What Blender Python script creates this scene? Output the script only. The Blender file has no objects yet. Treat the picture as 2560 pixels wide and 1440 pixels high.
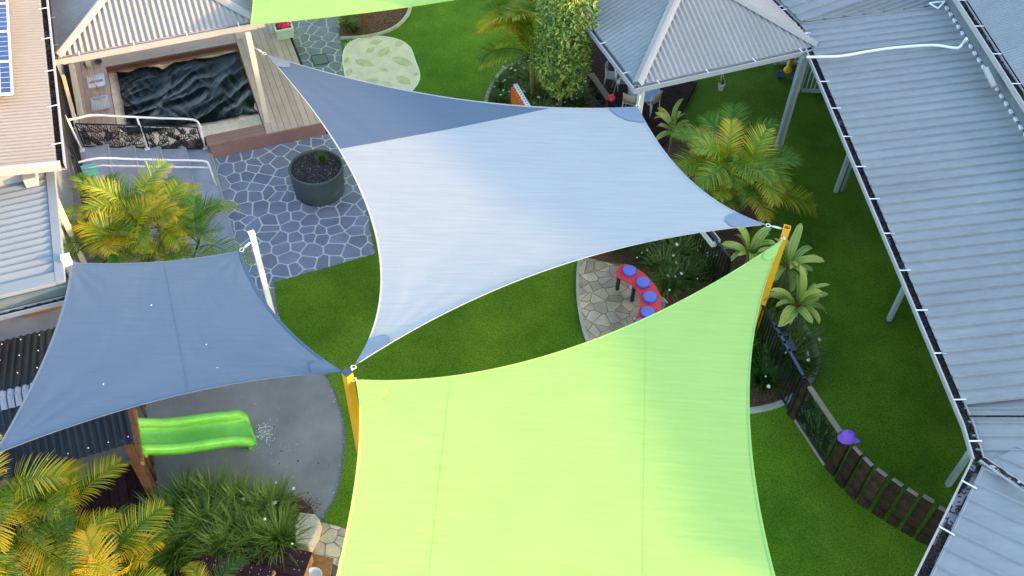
import bpy, bmesh, math, random
from mathutils import Vector, Matrix, noise
random.seed(7)
V = Vector
scene = bpy.context.scene
COL = scene.collection

# ------------------------------------------------------------------ camera
CAM_H = 14.0
F_PX, PITCH, ROLL = 2400.0, math.radians(48), math.atan2(60, 2160)
_fw = V((0, math.cos(PITCH), -math.sin(PITCH)))
_rt0, _up0 = V((1, 0, 0)), V((0, math.sin(PITCH), math.cos(PITCH)))
_rt = _rt0 * math.cos(ROLL) + _up0 * math.sin(ROLL)
_up = _up0 * math.cos(ROLL) - _rt0 * math.sin(ROLL)
CAMPOS = V((0, 0, CAM_H))
cam_d = bpy.data.cameras.new('Camera')
cam = bpy.data.objects.new('Camera', cam_d)
COL.objects.link(cam)
m3 = Matrix((_rt, _up, -_fw)).transposed()
cam.matrix_world = Matrix.Translation(CAMPOS) @ m3.to_4x4()
cam_d.sensor_width = 36
cam_d.lens = F_PX / 2560 * 36
cam_d.clip_end = 2000
scene.camera = cam

# ------------------------------------------------------------------ light
SUN_EL, SUN_AZ = math.radians(12.0), math.radians(-8.0)     # azimuth measured from +x (image right) towards +y
world = bpy.data.worlds.new('World'); scene.world = world; world.use_nodes = True
wn = world.node_tree.nodes; wl = world.node_tree.links
sky = wn.new('ShaderNodeTexSky'); sky.sky_type = 'NISHITA'; sky.sun_disc = False
sky.sun_elevation = SUN_EL; sky.sun_rotation = math.radians(90) - SUN_AZ
sky.air_density = 1.0; sky.dust_density = 1.6; sky.ozone_density = 1.0
bg = wn['Background']; bg.inputs[1].default_value = 0.15
wl.new(sky.outputs[0], bg.inputs[0])
sd = V((math.cos(SUN_AZ) * math.cos(SUN_EL), math.sin(SUN_AZ) * math.cos(SUN_EL), math.sin(SUN_EL)))
ld = bpy.data.lights.new('Sun', 'SUN'); ld.energy = 1.6; ld.angle = math.radians(1.2); ld.color = (1.0, 0.56, 0.22)
sun = bpy.data.objects.new('Sun', ld); COL.objects.link(sun)
sun.rotation_euler = sd.to_track_quat('Z', 'Y').to_euler(); sun.location = (30, 0, 30)
vs = scene.view_settings
vs.view_transform = 'Standard'; vs.look = 'None'; vs.gamma = 1.0; vs.use_curve_mapping = False
vs.exposure = 2.7

# ------------------------------------------------------------------ helpers
def P(px, py, z=0.0):
    """point of the place at height z whose direction from the drone is that of photo pixel (px, py)"""
    d = _fw * F_PX + _rt * (px - 1280) - _up * (py - 720)
    return CAMPOS + d * ((z - CAM_H) / d.z)
def proj(p):
    v = V(p) - CAMPOS; w = v.dot(_fw)
    return (1280 + F_PX * v.dot(_rt) / w, 720 - F_PX * v.dot(_up) / w)
TH = math.radians(22)
A = V((math.cos(TH), math.sin(TH), 0)); B = V((-math.sin(TH), math.cos(TH), 0)); Z = V((0, 0, 1))
def lerp(a, b, t): return a + (b - a) * t
def inpoly(p, poly):
    x, y = p[0], p[1]; c = False; n = len(poly); j = n - 1
    for i in range(n):
        xi, yi = poly[i][0], poly[i][1]; xj, yj = poly[j][0], poly[j][1]
        if (yi > y) != (yj > y) and x < (xj - xi) * (y - yi) / (yj - yi) + xi: c = not c
        j = i
    return c

OFF = {}
def tag(o, label=None, cat=None, group=None, kind=None):
    if label: o['label'] = label
    if cat: o['category'] = cat
    if group: o['group'] = group
    if kind: o['kind'] = kind
    return o
def thing(name, label, cat, loc, group=None):
    o = bpy.data.objects.new(name, None); COL.objects.link(o)
    o.location = loc; o.empty_display_size = 0.1
    OFF[o.name] = V(loc)
    return tag(o, label, cat, group)

class MB:
    def __init__(s): s.v = []; s.f = []; s.c = None
    def add(s, vs, fs):
        n = len(s.v); s.v += [V(p) for p in vs]; s.f += [tuple(i + n for i in f) for f in fs]; return s
    def box(s, c, size, ux=None, uy=None, uz=None):
        ux = ux or V((1, 0, 0)); uy = uy or V((0, 1, 0)); uz = uz or Z
        a, b, d = ux * (size[0] / 2), uy * (size[1] / 2), uz * (size[2] / 2); c = V(c)
        vs = [c - a - b - d, c + a - b - d, c + a + b - d, c - a + b - d, c - a - b + d, c + a - b + d, c + a + b + d, c - a + b + d]
        return s.add(vs, [(0, 3, 2, 1), (4, 5, 6, 7), (0, 1, 5, 4), (1, 2, 6, 5), (2, 3, 7, 6), (3, 0, 4, 7)])
    def bar(s, a, b, w, h, up=None):
        a, b = V(a), V(b); t = (b - a); L = t.length; t.normalize()
        up = V(up) if up else Z
        if abs(t.dot(up)) > 0.98: up = V((1, 0, 0)) if abs(t.x) < 0.9 else V((0, 1, 0))
        side = t.cross(up).normalized(); up2 = side.cross(t)
        return s.box((a + b) / 2, (L, w, h), t, side, up2)
    def tube(s, pts, r, n=8, caps=True):
        pts = [V(p) for p in pts]; rows = []
        rr = r if isinstance(r, (list, tuple)) else [r] * len(pts)
        for i, p in enumerate(pts):
            t = (pts[min(i + 1, len(pts) - 1)] - pts[max(i - 1, 0)]).normalized()
            ref = Z if abs(t.z) < 0.9 else V((1, 0, 0))
            sx = t.cross(ref).normalized(); sy = sx.cross(t)
            rows.append([p + (sx * math.cos(2 * math.pi * k / n) + sy * math.sin(2 * math.pi * k / n)) * rr[i] for k in range(n)])
        base = len(s.v)
        for rw in rows: s.v += rw
        for i in range(len(rows) - 1):
            for k in range(n):
                a = base + i * n + k; b = base + i * n + (k + 1) % n
                s.f.append((a, b, b + n, a + n))
        if caps:
            s.f.append(tuple(base + k for k in range(n))[::-1])
            s.f.append(tuple(base + (len(rows) - 1) * n + k for k in range(n)))
        return s
    def prism(s, poly, z0, z1, bottom=False):
        n = len(poly); ar = sum(poly[i][0] * poly[(i + 1) % n][1] - poly[(i + 1) % n][0] * poly[i][1] for i in range(n))
        if ar < 0: poly = list(poly)[::-1]
        vs = [V((p[0], p[1], z1)) for p in poly] + [V((p[0], p[1], z0)) for p in poly]
        fs = [tuple(range(n))] + [(i, n + i, n + (i + 1) % n, (i + 1) % n) for i in range(n)]
        if bottom: fs.append(tuple(range(2 * n - 1, n - 1, -1)))
        return s.add(vs, fs)
    def sheet(s, poly, z):
        n = len(poly); ar = sum(poly[i][0] * poly[(i + 1) % n][1] - poly[(i + 1) % n][0] * poly[i][1] for i in range(n))
        if ar < 0: poly = list(poly)[::-1]
        return s.add([V((p[0], p[1], z)) for p in poly], [tuple(range(n))])
    def grid(s, rows, close=False):
        base = len(s.v); m = len(rows[0])
        for r in rows: s.v += [V(p) for p in r]
        for i in range(len(rows) - 1):
            for k in range(m - 1 + (1 if close else 0)):
                a = base + i * m + k; b = base + i * m + (k + 1) % m
                s.f.append((a, b, b + m, a + m))
        return s
    def lathe(s, prof, c, n=24, cap_top=False, cap_bot=False):
        c = V(c); rows = [[c + V((r * math.cos(2 * math.pi * k / n), r * math.sin(2 * math.pi * k / n), z)) for k in range(n)] for r, z in prof]
        base = len(s.v); s.grid(rows, True)
        if cap_top: s.f.append(tuple(base + (len(rows) - 1) * n + k for k in range(n)))
        if cap_bot: s.f.append(tuple(base + k for k in range(n))[::-1])
        return s
    def ball(s, c, r, n=10, sq=(1, 1, 1)):
        c = V(c); rows = []
        for i in range(n // 2 + 1):
            ph = -math.pi / 2 + math.pi * i / (n // 2)
            rows.append([c + V((max(math.cos(ph), 1e-4) * math.cos(2 * math.pi * k / n) * r * sq[0], max(math.cos(ph), 1e-4) * math.sin(2 * math.pi * k / n) * r * sq[1], math.sin(ph) * r * sq[2])) for k in range(n)])
        return s.grid(rows, True)
    def mesh(s, name, off=V((0, 0, 0)), smooth=False):
        me = bpy.data.meshes.new(name)
        me.from_pydata([tuple(p - off) for p in s.v], [], s.f)
        if smooth:
            me.polygons.foreach_set('use_smooth', [True] * len(me.polygons))
        if s.c is not None:
            at = me.color_attributes.new('Col', 'FLOAT_COLOR', 'POINT')
            at.data.foreach_set('color', [x for c in s.c for x in (c[0], c[1], c[2], 1.0)])
        me.update(); return me
    def build(s, name, mat, parent=None, smooth=False, bevel=0, angle=None):
        if parent is not None: off = OFF[parent.name]
        else:
            xs = [p.x for p in s.v]; ys = [p.y for p in s.v]
            off = V(((min(xs) + max(xs)) / 2, (min(ys) + max(ys)) / 2, min(p.z for p in s.v)))
        me = s.mesh(name, off, smooth); o = bpy.data.objects.new(name, me); COL.objects.link(o)
        me.materials.append(mat)
        if parent is not None: o.parent = parent; OFF[o.name] = off
        else: o.location = off; OFF[o.name] = off
        if bevel:
            b = o.modifiers.new('bevel', 'BEVEL'); b.width = bevel; b.segments = 2; b.limit_method = 'ANGLE'; b.angle_limit = math.radians(40)
        return o
def structure(name, mb, mat, smooth=False):
    o = mb.build(name, mat, None, smooth); tag(o, kind='structure'); return o
def inst(name, me, parent, loc, rot=(0, 0, 0), sc=1.0):
    o = bpy.data.objects.new(name, me); COL.objects.link(o)
    o.parent = parent; o.location = V(loc) - OFF[parent.name]; o.rotation_euler = rot
    o.scale = (sc, sc, sc) if not isinstance(sc, (tuple, list)) else sc
    return o

# ------------------------------------------------------------------ materials
def mat(name, col, rough=0.6, var=0.12, scale=4.0, metal=0.0, bump=0.0, bscale=60.0, rnd=0.0, trans=0.0, coat=0.0, stretch=None, col2=None, spec=0.5, fine=0.0, fscale=80.0):
    m = bpy.data.materials.new(name); m.use_nodes = True
    nt = m.node_tree; N = nt.nodes; L = nt.links; b = N['Principled BSDF']
    b.inputs['Roughness'].default_value = rough; b.inputs['Metallic'].default_value = metal
    b.inputs['Specular IOR Level'].default_value = spec
    if coat: b.inputs['Coat Weight'].default_value = coat; b.inputs['Coat Roughness'].default_value = 0.15
    tc = N.new('ShaderNodeTexCoord'); mp = N.new('ShaderNodeMapping'); L.new(tc.outputs['Object'], mp.inputs[0])
    if stretch: mp.inputs['Scale'].default_value = stretch
    nz = N.new('ShaderNodeTexNoise'); nz.inputs['Scale'].default_value = scale; nz.inputs['Detail'].default_value = 6; nz.inputs['Roughness'].default_value = 0.62
    L.new(mp.outputs[0], nz.inputs['Vector'])
    rp = N.new('ShaderNodeMapRange'); rp.inputs[1].default_value = 0.3; rp.inputs[2].default_value = 0.7
    L.new(nz.outputs[0], rp.inputs[0])
    mx = N.new('ShaderNodeMix'); mx.data_type = 'RGBA'
    c1 = [min(1, c * (1 - var)) for c in col[:3]]; c2 = [min(1, c * (1 + var)) for c in (col2 or col)[:3]]
    mx.inputs[6].default_value = (*c1, 1); mx.inputs[7].default_value = (*c2, 1)
    L.new(rp.outputs[0], mx.inputs[0]); out = mx.outputs[2]
    if fine:
        n3 = N.new('ShaderNodeTexNoise'); n3.inputs['Scale'].default_value = fscale; n3.inputs['Detail'].default_value = 3
        L.new(mp.outputs[0], n3.inputs['Vector'])
        r3 = N.new('ShaderNodeMapRange'); r3.inputs[1].default_value = 0.3; r3.inputs[2].default_value = 0.7; r3.inputs[3].default_value = 1 - fine; r3.inputs[4].default_value = 1 + fine
        L.new(n3.outputs[0], r3.inputs[0])
        h3 = N.new('ShaderNodeVectorMath'); h3.operation = 'SCALE'; L.new(out, h3.inputs[0]); L.new(r3.outputs[0], h3.inputs['Scale']); out = h3.outputs[0]
    if rnd:
        oi = N.new('ShaderNodeObjectInfo'); r2 = N.new('ShaderNodeMapRange'); r2.inputs[3].default_value = 1 - rnd; r2.inputs[4].default_value = 1 + rnd
        L.new(oi.outputs['Random'], r2.inputs[0])
        sc = N.new('ShaderNodeVectorMath'); sc.operation = 'SCALE'; L.new(out, sc.inputs[0]); L.new(r2.outputs[0], sc.inputs['Scale']); out = sc.outputs[0]
    L.new(out, b.inputs['Base Color'])
    if bump:
        n2 = N.new('ShaderNodeTexNoise'); n2.inputs['Scale'].default_value = bscale; n2.inputs['Detail'].default_value = 4
        L.new(mp.outputs[0], n2.inputs['Vector'])
        bp = N.new('ShaderNodeBump'); bp.inputs['Strength'].default_value = bump; bp.inputs['Distance'].default_value = 0.02
        L.new(n2.outputs[0], bp.inputs['Height']); L.new(bp.outputs[0], b.inputs['Normal'])
    if trans:
        tr = N.new('ShaderNodeBsdfTranslucent'); L.new(out, tr.inputs[0]); ms = N.new('ShaderNodeMixShader'); ms.inputs[0].default_value = trans
        L.new(b.outputs[0], ms.inputs[1]); L.new(tr.outputs[0], ms.inputs[2]); L.new(ms.outputs[0], N['Material Output'].inputs[0])
    return m

def leaf_mat(name, ramp, tipcol, tipamt=0.8, trans=0.35, rough=0.45, basecol=None, edge=None, use_obj=True):
    """ramp: list of (pos,color) by object random + leaflet random (Col.g); Col.r = position along the blade"""
    m = bpy.data.materials.new(name); m.use_nodes = True
    nt = m.node_tree; N = nt.nodes; L = nt.links; b = N['Principled BSDF']; b.inputs['Roughness'].default_value = rough
    at = N.new('ShaderNodeAttribute'); at.attribute_name = 'Col'
    sp = N.new('ShaderNodeSeparateColor'); L.new(at.outputs['Color'], sp.inputs[0])
    oi = N.new('ShaderNodeObjectInfo')
    ma = N.new('ShaderNodeMath'); ma.operation = 'MULTIPLY_ADD'; L.new(sp.outputs[1], ma.inputs[0]); ma.inputs[1].default_value = 0.35 if use_obj else 1.0
    mb_ = N.new('ShaderNodeMath'); mb_.operation = 'MULTIPLY'; L.new(oi.outputs['Random'], mb_.inputs[0]); mb_.inputs[1].default_value = 0.65 if use_obj else 0.0
    L.new(mb_.outputs[0], ma.inputs[2])
    cr = N.new('ShaderNodeValToRGB'); e = cr.color_ramp.elements
    while len(e) < len(ramp): e.new(0.5)
    for i, (p, c) in enumerate(ramp): e[i].position = p; e[i].color = (*c, 1)
    L.new(ma.outputs[0], cr.inputs[0]); out = cr.outputs[0]
    if tipcol:
        mr = N.new('ShaderNodeMapRange'); mr.inputs[1].default_value = 0.45; mr.inputs[2].default_value = 1.0; mr.inputs[4].default_value = tipamt; L.new(sp.outputs[0], mr.inputs[0])
        mt = N.new('ShaderNodeMath'); mt.operation = 'MULTIPLY'; L.new(mr.outputs[0], mt.inputs[0]); L.new(oi.outputs['Random'], mt.inputs[1])
        mx = N.new('ShaderNodeMix'); mx.data_type = 'RGBA'; L.new(mt.outputs[0], mx.inputs[0]); L.new(out, mx.inputs[6]); mx.inputs[7].default_value = (*tipcol, 1); out = mx.outputs[2]
    if basecol:
        mr = N.new('ShaderNodeMapRange'); mr.inputs[1].default_value = 0.05; mr.inputs[2].default_value = 0.22; mr.inputs[3].default_value = 1.0; mr.inputs[4].default_value = 0.0; L.new(sp.outputs[0], mr.inputs[0])
        mx = N.new('ShaderNodeMix'); mx.data_type = 'RGBA'; L.new(mr.outputs[0], mx.inputs[0]); L.new(out, mx.inputs[6]); mx.inputs[7].default_value = (*basecol, 1); out = mx.outputs[2]
    if edge:
        mr = N.new('ShaderNodeMapRange'); mr.inputs[1].default_value = 0.35; mr.inputs[2].default_value = 0.95; mr.inputs[4].default_value = 0.8; L.new(sp.outputs[2], mr.inputs[0])
        mx = N.new('ShaderNodeMix'); mx.data_type = 'RGBA'; L.new(mr.outputs[0], mx.inputs[0]); L.new(out, mx.inputs[6]); mx.inputs[7].default_value = (*edge, 1); out = mx.outputs[2]
    L.new(out, b.inputs['Base Color'])
    tr = N.new('ShaderNodeBsdfTranslucent'); L.new(out, tr.inputs[0]); ms = N.new('ShaderNodeMixShader'); ms.inputs[0].default_value = trans
    L.new(b.outputs[0], ms.inputs[1]); L.new(tr.outputs[0], ms.inputs[2]); L.new(ms.outputs[0], N['Material Output'].inputs[0])
    return m

M_ = {}
M_['turf'] = mat('turf', (0.060, 0.158, 0.004), 0.85, 0.22, 0.55, bump=0.7, bscale=160, col2=(0.112, 0.205, 0.012), spec=0.12, fine=0.42, fscale=38)
M_['soil'] = mat('soil', (0.10, 0.09, 0.08), 0.9, 0.2)
M_['concrete'] = mat('concrete', (0.28, 0.28, 0.31), 0.8, 0.16, 2.2, bump=0.15, bscale=70, fine=0.12)
M_['stair'] = mat('stair', (0.285, 0.31, 0.385), 0.6, 0.22, 1.8, bump=0.1, fine=0.06)
M_['asphalt'] = mat('asphalt', (0.235, 0.228, 0.222), 0.85, 0.22, 1.1, bump=0.5, bscale=220, fine=0.22, fscale=110)
M_['flag'] = mat('flagstone', (0.180, 0.200, 0.275), 0.7, 0.22, 2.2, bump=0.2, rnd=0.13, fine=0.09)
M_['grout'] = mat('white_grout', (0.72, 0.72, 0.72), 0.7, 0.06)
M_['sandstone'] = mat('sandstone', (0.42, 0.37, 0.30), 0.85, 0.25, 3, bump=0.4, bscale=40, rnd=0.28, col2=(0.48, 0.36, 0.22), fine=0.15)
M_['joint'] = mat('stone_joint', (0.26, 0.22, 0.17), 0.9, 0.2, 8)
M_['kerb'] = mat('kerb', (0.38, 0.36, 0.32), 0.85, 0.18, 6, bump=0.3, fine=0.15)
M_['mulch'] = mat('mulch', (0.065, 0.028, 0.014), 0.95, 0.6, 30, bump=1.0, bscale=45, col2=(0.14, 0.065, 0.035), fine=0.5, fscale=35)
M_['chip'] = mat('bark_chip', (0.12, 0.055, 0.030), 0.9, 0.5, 20)
M_['pad'] = mat('pad', (0.68, 0.60, 0.50), 0.8, 0.12, 3, fine=0.05)
M_['padleaf'] = mat('pad_leaf', (0.52, 0.48, 0.30), 0.85, 0.18, 12, fine=0.1)
M_['chalk'] = mat('chalk', (0.7, 0.7, 0.68), 0.9, 0.1, 8)
M_['deck'] = mat('deck_board', (0.50, 0.365, 0.325), 0.7, 0.10, 3, rnd=0.10, stretch=(1, 1, 1), fine=0.06)
M_['deckbrown'] = mat('deck_edge', (0.27, 0.145, 0.12), 0.7, 0.15, 3, rnd=0.08)
M_['darkdeck'] = mat('dark_deck', (0.036, 0.015, 0.018), 0.85, 0.3, 5, rnd=0.22, fine=0.1, spec=0.12)
M_['timber'] = mat('timber', (0.10, 0.042, 0.018), 0.7, 0.3, 6, stretch=(1, 1, 6), bump=0.3)
M_['timberorange'] = mat('timber_orange', (0.33, 0.16, 0.055), 0.7, 0.25, 6, bump=0.2)
M_['timberdark'] = mat('timber_dark', (0.010, 0.007, 0.005), 0.85, 0.7, 5, bump=0.5, rnd=0.3, col2=(0.034, 0.022, 0.014), spec=0.2)
M_['timbertop'] = mat('timber_top', (0.24, 0.19, 0.16), 0.85, 0.2, 14, rnd=0.15)
M_['sand'] = mat('sand', (0.80, 0.69, 0.56), 0.95, 0.16, 8, bump=0.8, bscale=25, fine=0.12)
M_['tarp'] = mat('tarp', (0.002, 0.006, 0.007), 0.30, 0.4, 3, bump=0.12, bscale=9, spec=0.18)
M_['roof'] = mat('roof_steel', (0.225, 0.240, 0.240), 0.5, 0.11, 1.1, fine=0.07, fscale=14, stretch=(.35, 1, 1))
M_['roofsunlit'] = mat('roof_sunlit', (0.265, 0.250, 0.232), 0.5, 0.10, 1.0, fine=0.06, fscale=14)  # warm sunlight put into the colour of the hip roof slopes
M_['leftroof'] = mat('roof_cream', (0.22, 0.205, 0.185), 0.45, 0.06, 0.8, fine=0.03, fscale=9)
M_['roofhip'] = mat('hip_cap', (0.29, 0.275, 0.255), 0.45, 0.05, 2)
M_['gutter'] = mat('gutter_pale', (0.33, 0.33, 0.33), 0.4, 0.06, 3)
M_['gutterdark'] = mat('gutter_dark', (0.10, 0.13, 0.14), 0.5, 0.1, 3)  # dark grey of the fascias and the drain lid
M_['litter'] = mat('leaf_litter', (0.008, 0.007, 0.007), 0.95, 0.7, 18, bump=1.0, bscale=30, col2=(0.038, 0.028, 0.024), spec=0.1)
M_['strap'] = mat('strap', (0.75, 0.76, 0.78), 0.35, 0.05, 2, metal=0.3)
M_['fascia'] = mat('fascia', (0.46, 0.42, 0.36), 0.5, 0.05, 2)
M_['cream'] = mat('cream_paint', (0.62, 0.57, 0.46), 0.45, 0.05, 3)
M_['whitepost'] = mat('white_paint', (0.78, 0.76, 0.72), 0.4, 0.04, 3)
M_['rail'] = mat('rail_paint', (0.74, 0.72, 0.70), 0.4, 0.05, 5)
M_['greypost'] = mat('grey_post', (0.34, 0.41, 0.42), 0.5, 0.08, 3)
M_['wall'] = mat('wall', (0.30, 0.31, 0.31), 0.8, 0.08, 2)
M_['black'] = mat('black_metal', (0.008, 0.010, 0.012), 0.4, 0.3, 6)
M_['bluegrey'] = mat('fence_cap', (0.03, 0.055, 0.085), 0.4, 0.2, 6)
M_['yellow'] = mat('yellow_post', (0.80, 0.38, 0.02), 0.35, 0.05, 2)
M_['steel'] = mat('steel', (0.62, 0.62, 0.64), 0.28, 0.05, 5, metal=0.9)
M_['sinksteel'] = mat('sink_steel', (0.55, 0.56, 0.57), 0.35, 0.05, 5, metal=0.6)
M_['planter'] = mat('planter_glaze', (0.050, 0.072, 0.072), 0.35, 0.18, 3, fine=0.06)
M_['potsoil'] = mat('potting_soil', (0.012, 0.010, 0.009), 0.95, 0.8, 40, bump=1.0, bscale=40, col2=(0.06, 0.05, 0.05))
M_['slide'] = mat('slide_plastic', (0.150, 0.52, 0.035), 0.36, 0.10, 3, col2=(0.165, 0.55, 0.050), fine=0.06, fscale=30)
M_['red'] = mat('red_plastic', (0.72, 0.035, 0.055), 0.4, 0.04, 2)
M_['drumblue'] = mat('drum_blue', (0.13, 0.17, 0.62), 0.5, 0.06, 6)
M_['drumdeep'] = mat('drum_side', (0.09, 0.11, 0.52), 0.5, 0.06, 6)
M_['purple'] = mat('purple_cloth', (0.22, 0.08, 0.58), 0.8, 0.15, 12, bump=0.4)
M_['pink'] = mat('pink_cloth', (0.72, 0.03, 0.14), 0.8, 0.15, 12, bump=0.4)
M_['palegreen'] = mat('pale_green_plastic', (0.42, 0.55, 0.36), 0.45, 0.08, 4)
M_['whiteplastic'] = mat('white_plastic', (0.75, 0.76, 0.76), 0.4, 0.05, 4)
M_['teal'] = mat('teal_plastic', (0.10, 0.50, 0.40), 0.45, 0.05, 4)
M_['skyblue'] = mat('sky_blue_paint', (0.22, 0.42, 0.72), 0.4, 0.06, 6)
M_['wicker'] = mat('chair_wood', (0.48, 0.37, 0.25), 0.6, 0.15, 14)
M_['orange'] = mat('orange_plastic', (0.82, 0.17, 0.03), 0.45, 0.06, 4)
M_['yellowtoy'] = mat('yellow_plastic', (0.80, 0.42, 0.02), 0.4, 0.05, 4)
M_['bluetoy'] = mat('blue_plastic', (0.02, 0.05, 0.45), 0.4, 0.05, 4)
M_['cubbyroof'] = mat('cubby_roof', (0.010, 0.014, 0.020), 0.38, 0.3, 2, spec=0.28)
M_['ridgecap'] = mat('ridge_cap', (0.20, 0.23, 0.29), 0.4, 0.1, 4)
M_['rust'] = mat('rust_post', (0.22, 0.075, 0.025), 0.85, 0.25, 9)
M_['brownmat'] = mat('coir_mat', (0.28, 0.14, 0.04), 0.95, 0.2, 14, bump=0.6, fine=0.2)
M_['flower'] = mat('white_flower', (0.75, 0.75, 0.66), 0.8, 0.05)
M_['bark'] = mat('bark', (0.16, 0.12, 0.08), 0.9, 0.3, 9, bump=0.5)
M_['palmstem'] = mat('palm_stem', (0.20, 0.20, 0.05), 0.6, 0.3, 9)
M_['solarframe'] = mat('solar_frame', (0.6, 0.62, 0.64), 0.4, 0.05)
G_R = [(0.0, (0.035, 0.130, 0.006)), (0.3, (0.095, 0.240, 0.008)), (0.55, (0.22, 0.35, 0.012)), (0.78, (0.52, 0.48, 0.015)), (1.0, (0.80, 0.34, 0.015))]
M_['palm'] = leaf_mat('palm_leaf', G_R, (0.85, 0.42, 0.02), 0.75, 0.42)
G_Y = [(0.0, (0.026, 0.095, 0.005)), (0.36, (0.075, 0.185, 0.006)), (0.56, (0.26, 0.36, 0.010)), (0.76, (0.78, 0.57, 0.012)), (1.0, (0.85, 0.38, 0.012))]
M_['palmyellow'] = leaf_mat('palm_leaf_golden', G_Y, (0.90, 0.50, 0.02), 0.7, 0.42)
M_['cordy'] = leaf_mat('cordyline_leaf', [(0, (0.10, 0.23, 0.02)), (0.5, (0.18, 0.33, 0.025)), (0.85, (0.38, 0.40, 0.03)), (1, (0.62, 0.36, 0.03))], (0.62, 0.42, 0.05), 0.6, 0.25, 0.4, basecol=(0.25, 0.02, 0.05), edge=(0.46, 0.50, 0.14))
M_['grass'] = leaf_mat('grass_blade', [(0, (0.022, 0.080, 0.005)), (0.5, (0.065, 0.165, 0.008)), (1, (0.20, 0.29, 0.03))], (0.26, 0.30, 0.05), 0.6, 0.25, 0.5)
M_['grassdark'] = leaf_mat('grass_blade_dark', [(0, (0.016, 0.055, 0.006)), (0.5, (0.060, 0.135, 0.012)), (1, (0.20, 0.27, 0.04))], (0.24, 0.28, 0.06), 0.7, 0.25, 0.5)
M_['shrub'] = leaf_mat('shrub_leaf', [(0, (0.035, 0.105, 0.018)), (0.35, (0.110, 0.220, 0.022)), (0.7, (0.29, 0.38, 0.04)), (0.93, (0.55, 0.50, 0.08)), (1, (0.34, 0.12, 0.06))], None, 0, 0.2, 0.35, use_obj=False)

# ================================================================== GROUND
structure('ground', MB().sheet([(-200, -200), (200, -200), (200, 250), (-200, 250)], 0.0), M_['soil'])
def pxs(pts, z=0.0): return [P(x, y, z) for x, y in pts]
def smooth_poly(pts, n=6, closed=True):
    out = []; m = len(pts)
    rng = m if closed else m - 1
    for i in range(rng):
        p0, p1, p2, p3 = (pts[(i - 1) % m], pts[i], pts[(i + 1) % m], pts[(i + 2) % m]) if closed else (pts[max(i - 1, 0)], pts[i], pts[i + 1], pts[min(i + 2, m - 1)])
        for k in range(n):
            t = k / n
            out.append(0.5 * ((2 * p1) + (p2 - p0) * t + (2 * p0 - 5 * p1 + 4 * p2 - p3) * t * t + (3 * p1 - p0 - 3 * p2 + p3) * t ** 3))
    if not closed: out.append(pts[-1])
    return out
# concrete apron under the paving and round the stairs
structure('concrete_apron', MB().sheet(pxs([(150, 700), (300, 150), (620, -250), (900, -250), (900, 250), (990, 640), (700, 760), (560, 960), (0, 1000)]), 0.004), M_['concrete'])
# asphalt play surface
asp_edge = [(686, 700), (690, 745), (702, 800), (745, 870), (812, 935), (845, 1000), (860, 1060), (863, 1110), (852, 1200), (835, 1255), (806, 1300)]
ASPH = pxs([(610, 712)] + [(x + 14, y) for x, y in asp_edge] + [(700, 1420), (300, 1420), (0, 1400), (-60, 1000), (250, 800)])
structure('asphalt_surface', MB().sheet(ASPH, 0.008), M_['asphalt'])
# synthetic lawn, 25 mm pile, one sheet reaching past the buildings on the right
lawn_px = [(850, -160), (850, 90), (866, 205), (900, 420), (938, 637)]
lawn_edge = [P(x, y) for x, y in lawn_px] + smooth_poly(pxs([(686, 708)] + asp_edge[1:]), 4, False) + pxs([(830, 1330), (1000, 1420)])
LAWN = lawn_edge + [V((-1.5, 2, 0)), V((9, 2, 0)), V((9, 24, 0)), V((3, 27, 0))]
mbl = MB(); bm = bmesh.new()
structure('lawn', MB().prism(LAWN, 0.009, 0.03), M_['turf'])
specks_stair = [(478, 462, .46), (500, 480, .31)]
# pale dust streaks along the asphalt edge (grit line)
g = MB()
for p in smooth_poly(pxs(asp_edge), 10, False):
    for k in range(2):
        q = p + V((random.gauss(0, .03), random.gauss(0, .03), 0.012)); r = random.uniform(.004, .012)
        g.box(q, (r, r * 1.6, 0.006))
tag(g.build('edge_grit', M_['chalk']), kind='stuff')

# ---- crazy paving: every flag its own prism, white joints recessed
random.seed(11)
PAVE = pxs([(535, 366), (548, 434), (562, 483), (577, 545), (592, 600), (608, 667), (622, 712), (640, 726), (690, 712), (800, 684), (945, 640), (930, 480), (900, 300), (885, 150), (880, -60), (690, -60), (735, 100), (765, 175), (826, 312), (700, 345)])
SP = 0.335
pts = []
xmn, xmx = min(p.x for p in PAVE) - .4, max(p.x for p in PAVE) + .4; ymn, ymx = min(p.y for p in PAVE) - .4, max(p.y for p in PAVE) + .4
j = 0; y = ymn
while y < ymx:
    x = xmn + (SP / 2 if j % 2 else 0)
    while x < xmx:
        pts.append((x + random.uniform(-.36, .36) * SP, y + random.uniform(-.36, .36) * SP)); x += SP
    y += SP * .9; j += 1
def clip(poly, n, d):
    out = []
    for i in range(len(poly)):
        a, b = poly[i], poly[(i + 1) % len(poly)]
        da, db = a[0] * n[0] + a[1] * n[1] - d, b[0] * n[0] + b[1] * n[1] - d
        if da <= 0: out.append(a)
        if (da < 0 < db) or (db < 0 < da):
            t = da / (da - db); out.append((a[0] + (b[0] - a[0]) * t, a[1] + (b[1] - a[1]) * t))
    return out
def cell(i, pts, rad, gap=0.0):
    p = pts[i]; poly = [(p[0] - rad, p[1] - rad), (p[0] + rad, p[1] - rad), (p[0] + rad, p[1] + rad), (p[0] - rad, p[1] + rad)]
    for k, q in enumerate(pts):
        if k == i: continue
        dx, dy = q[0] - p[0], q[1] - p[1]; L = math.hypot(dx, dy)
        if L > rad * 2: continue
        n = (dx / L, dy / L); d = n[0] * (p[0] + q[0]) / 2 + n[1] * (p[1] + q[1]) / 2 - gap
        poly = clip(poly, n, d)
        if len(poly) < 3: return []
    return poly
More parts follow.
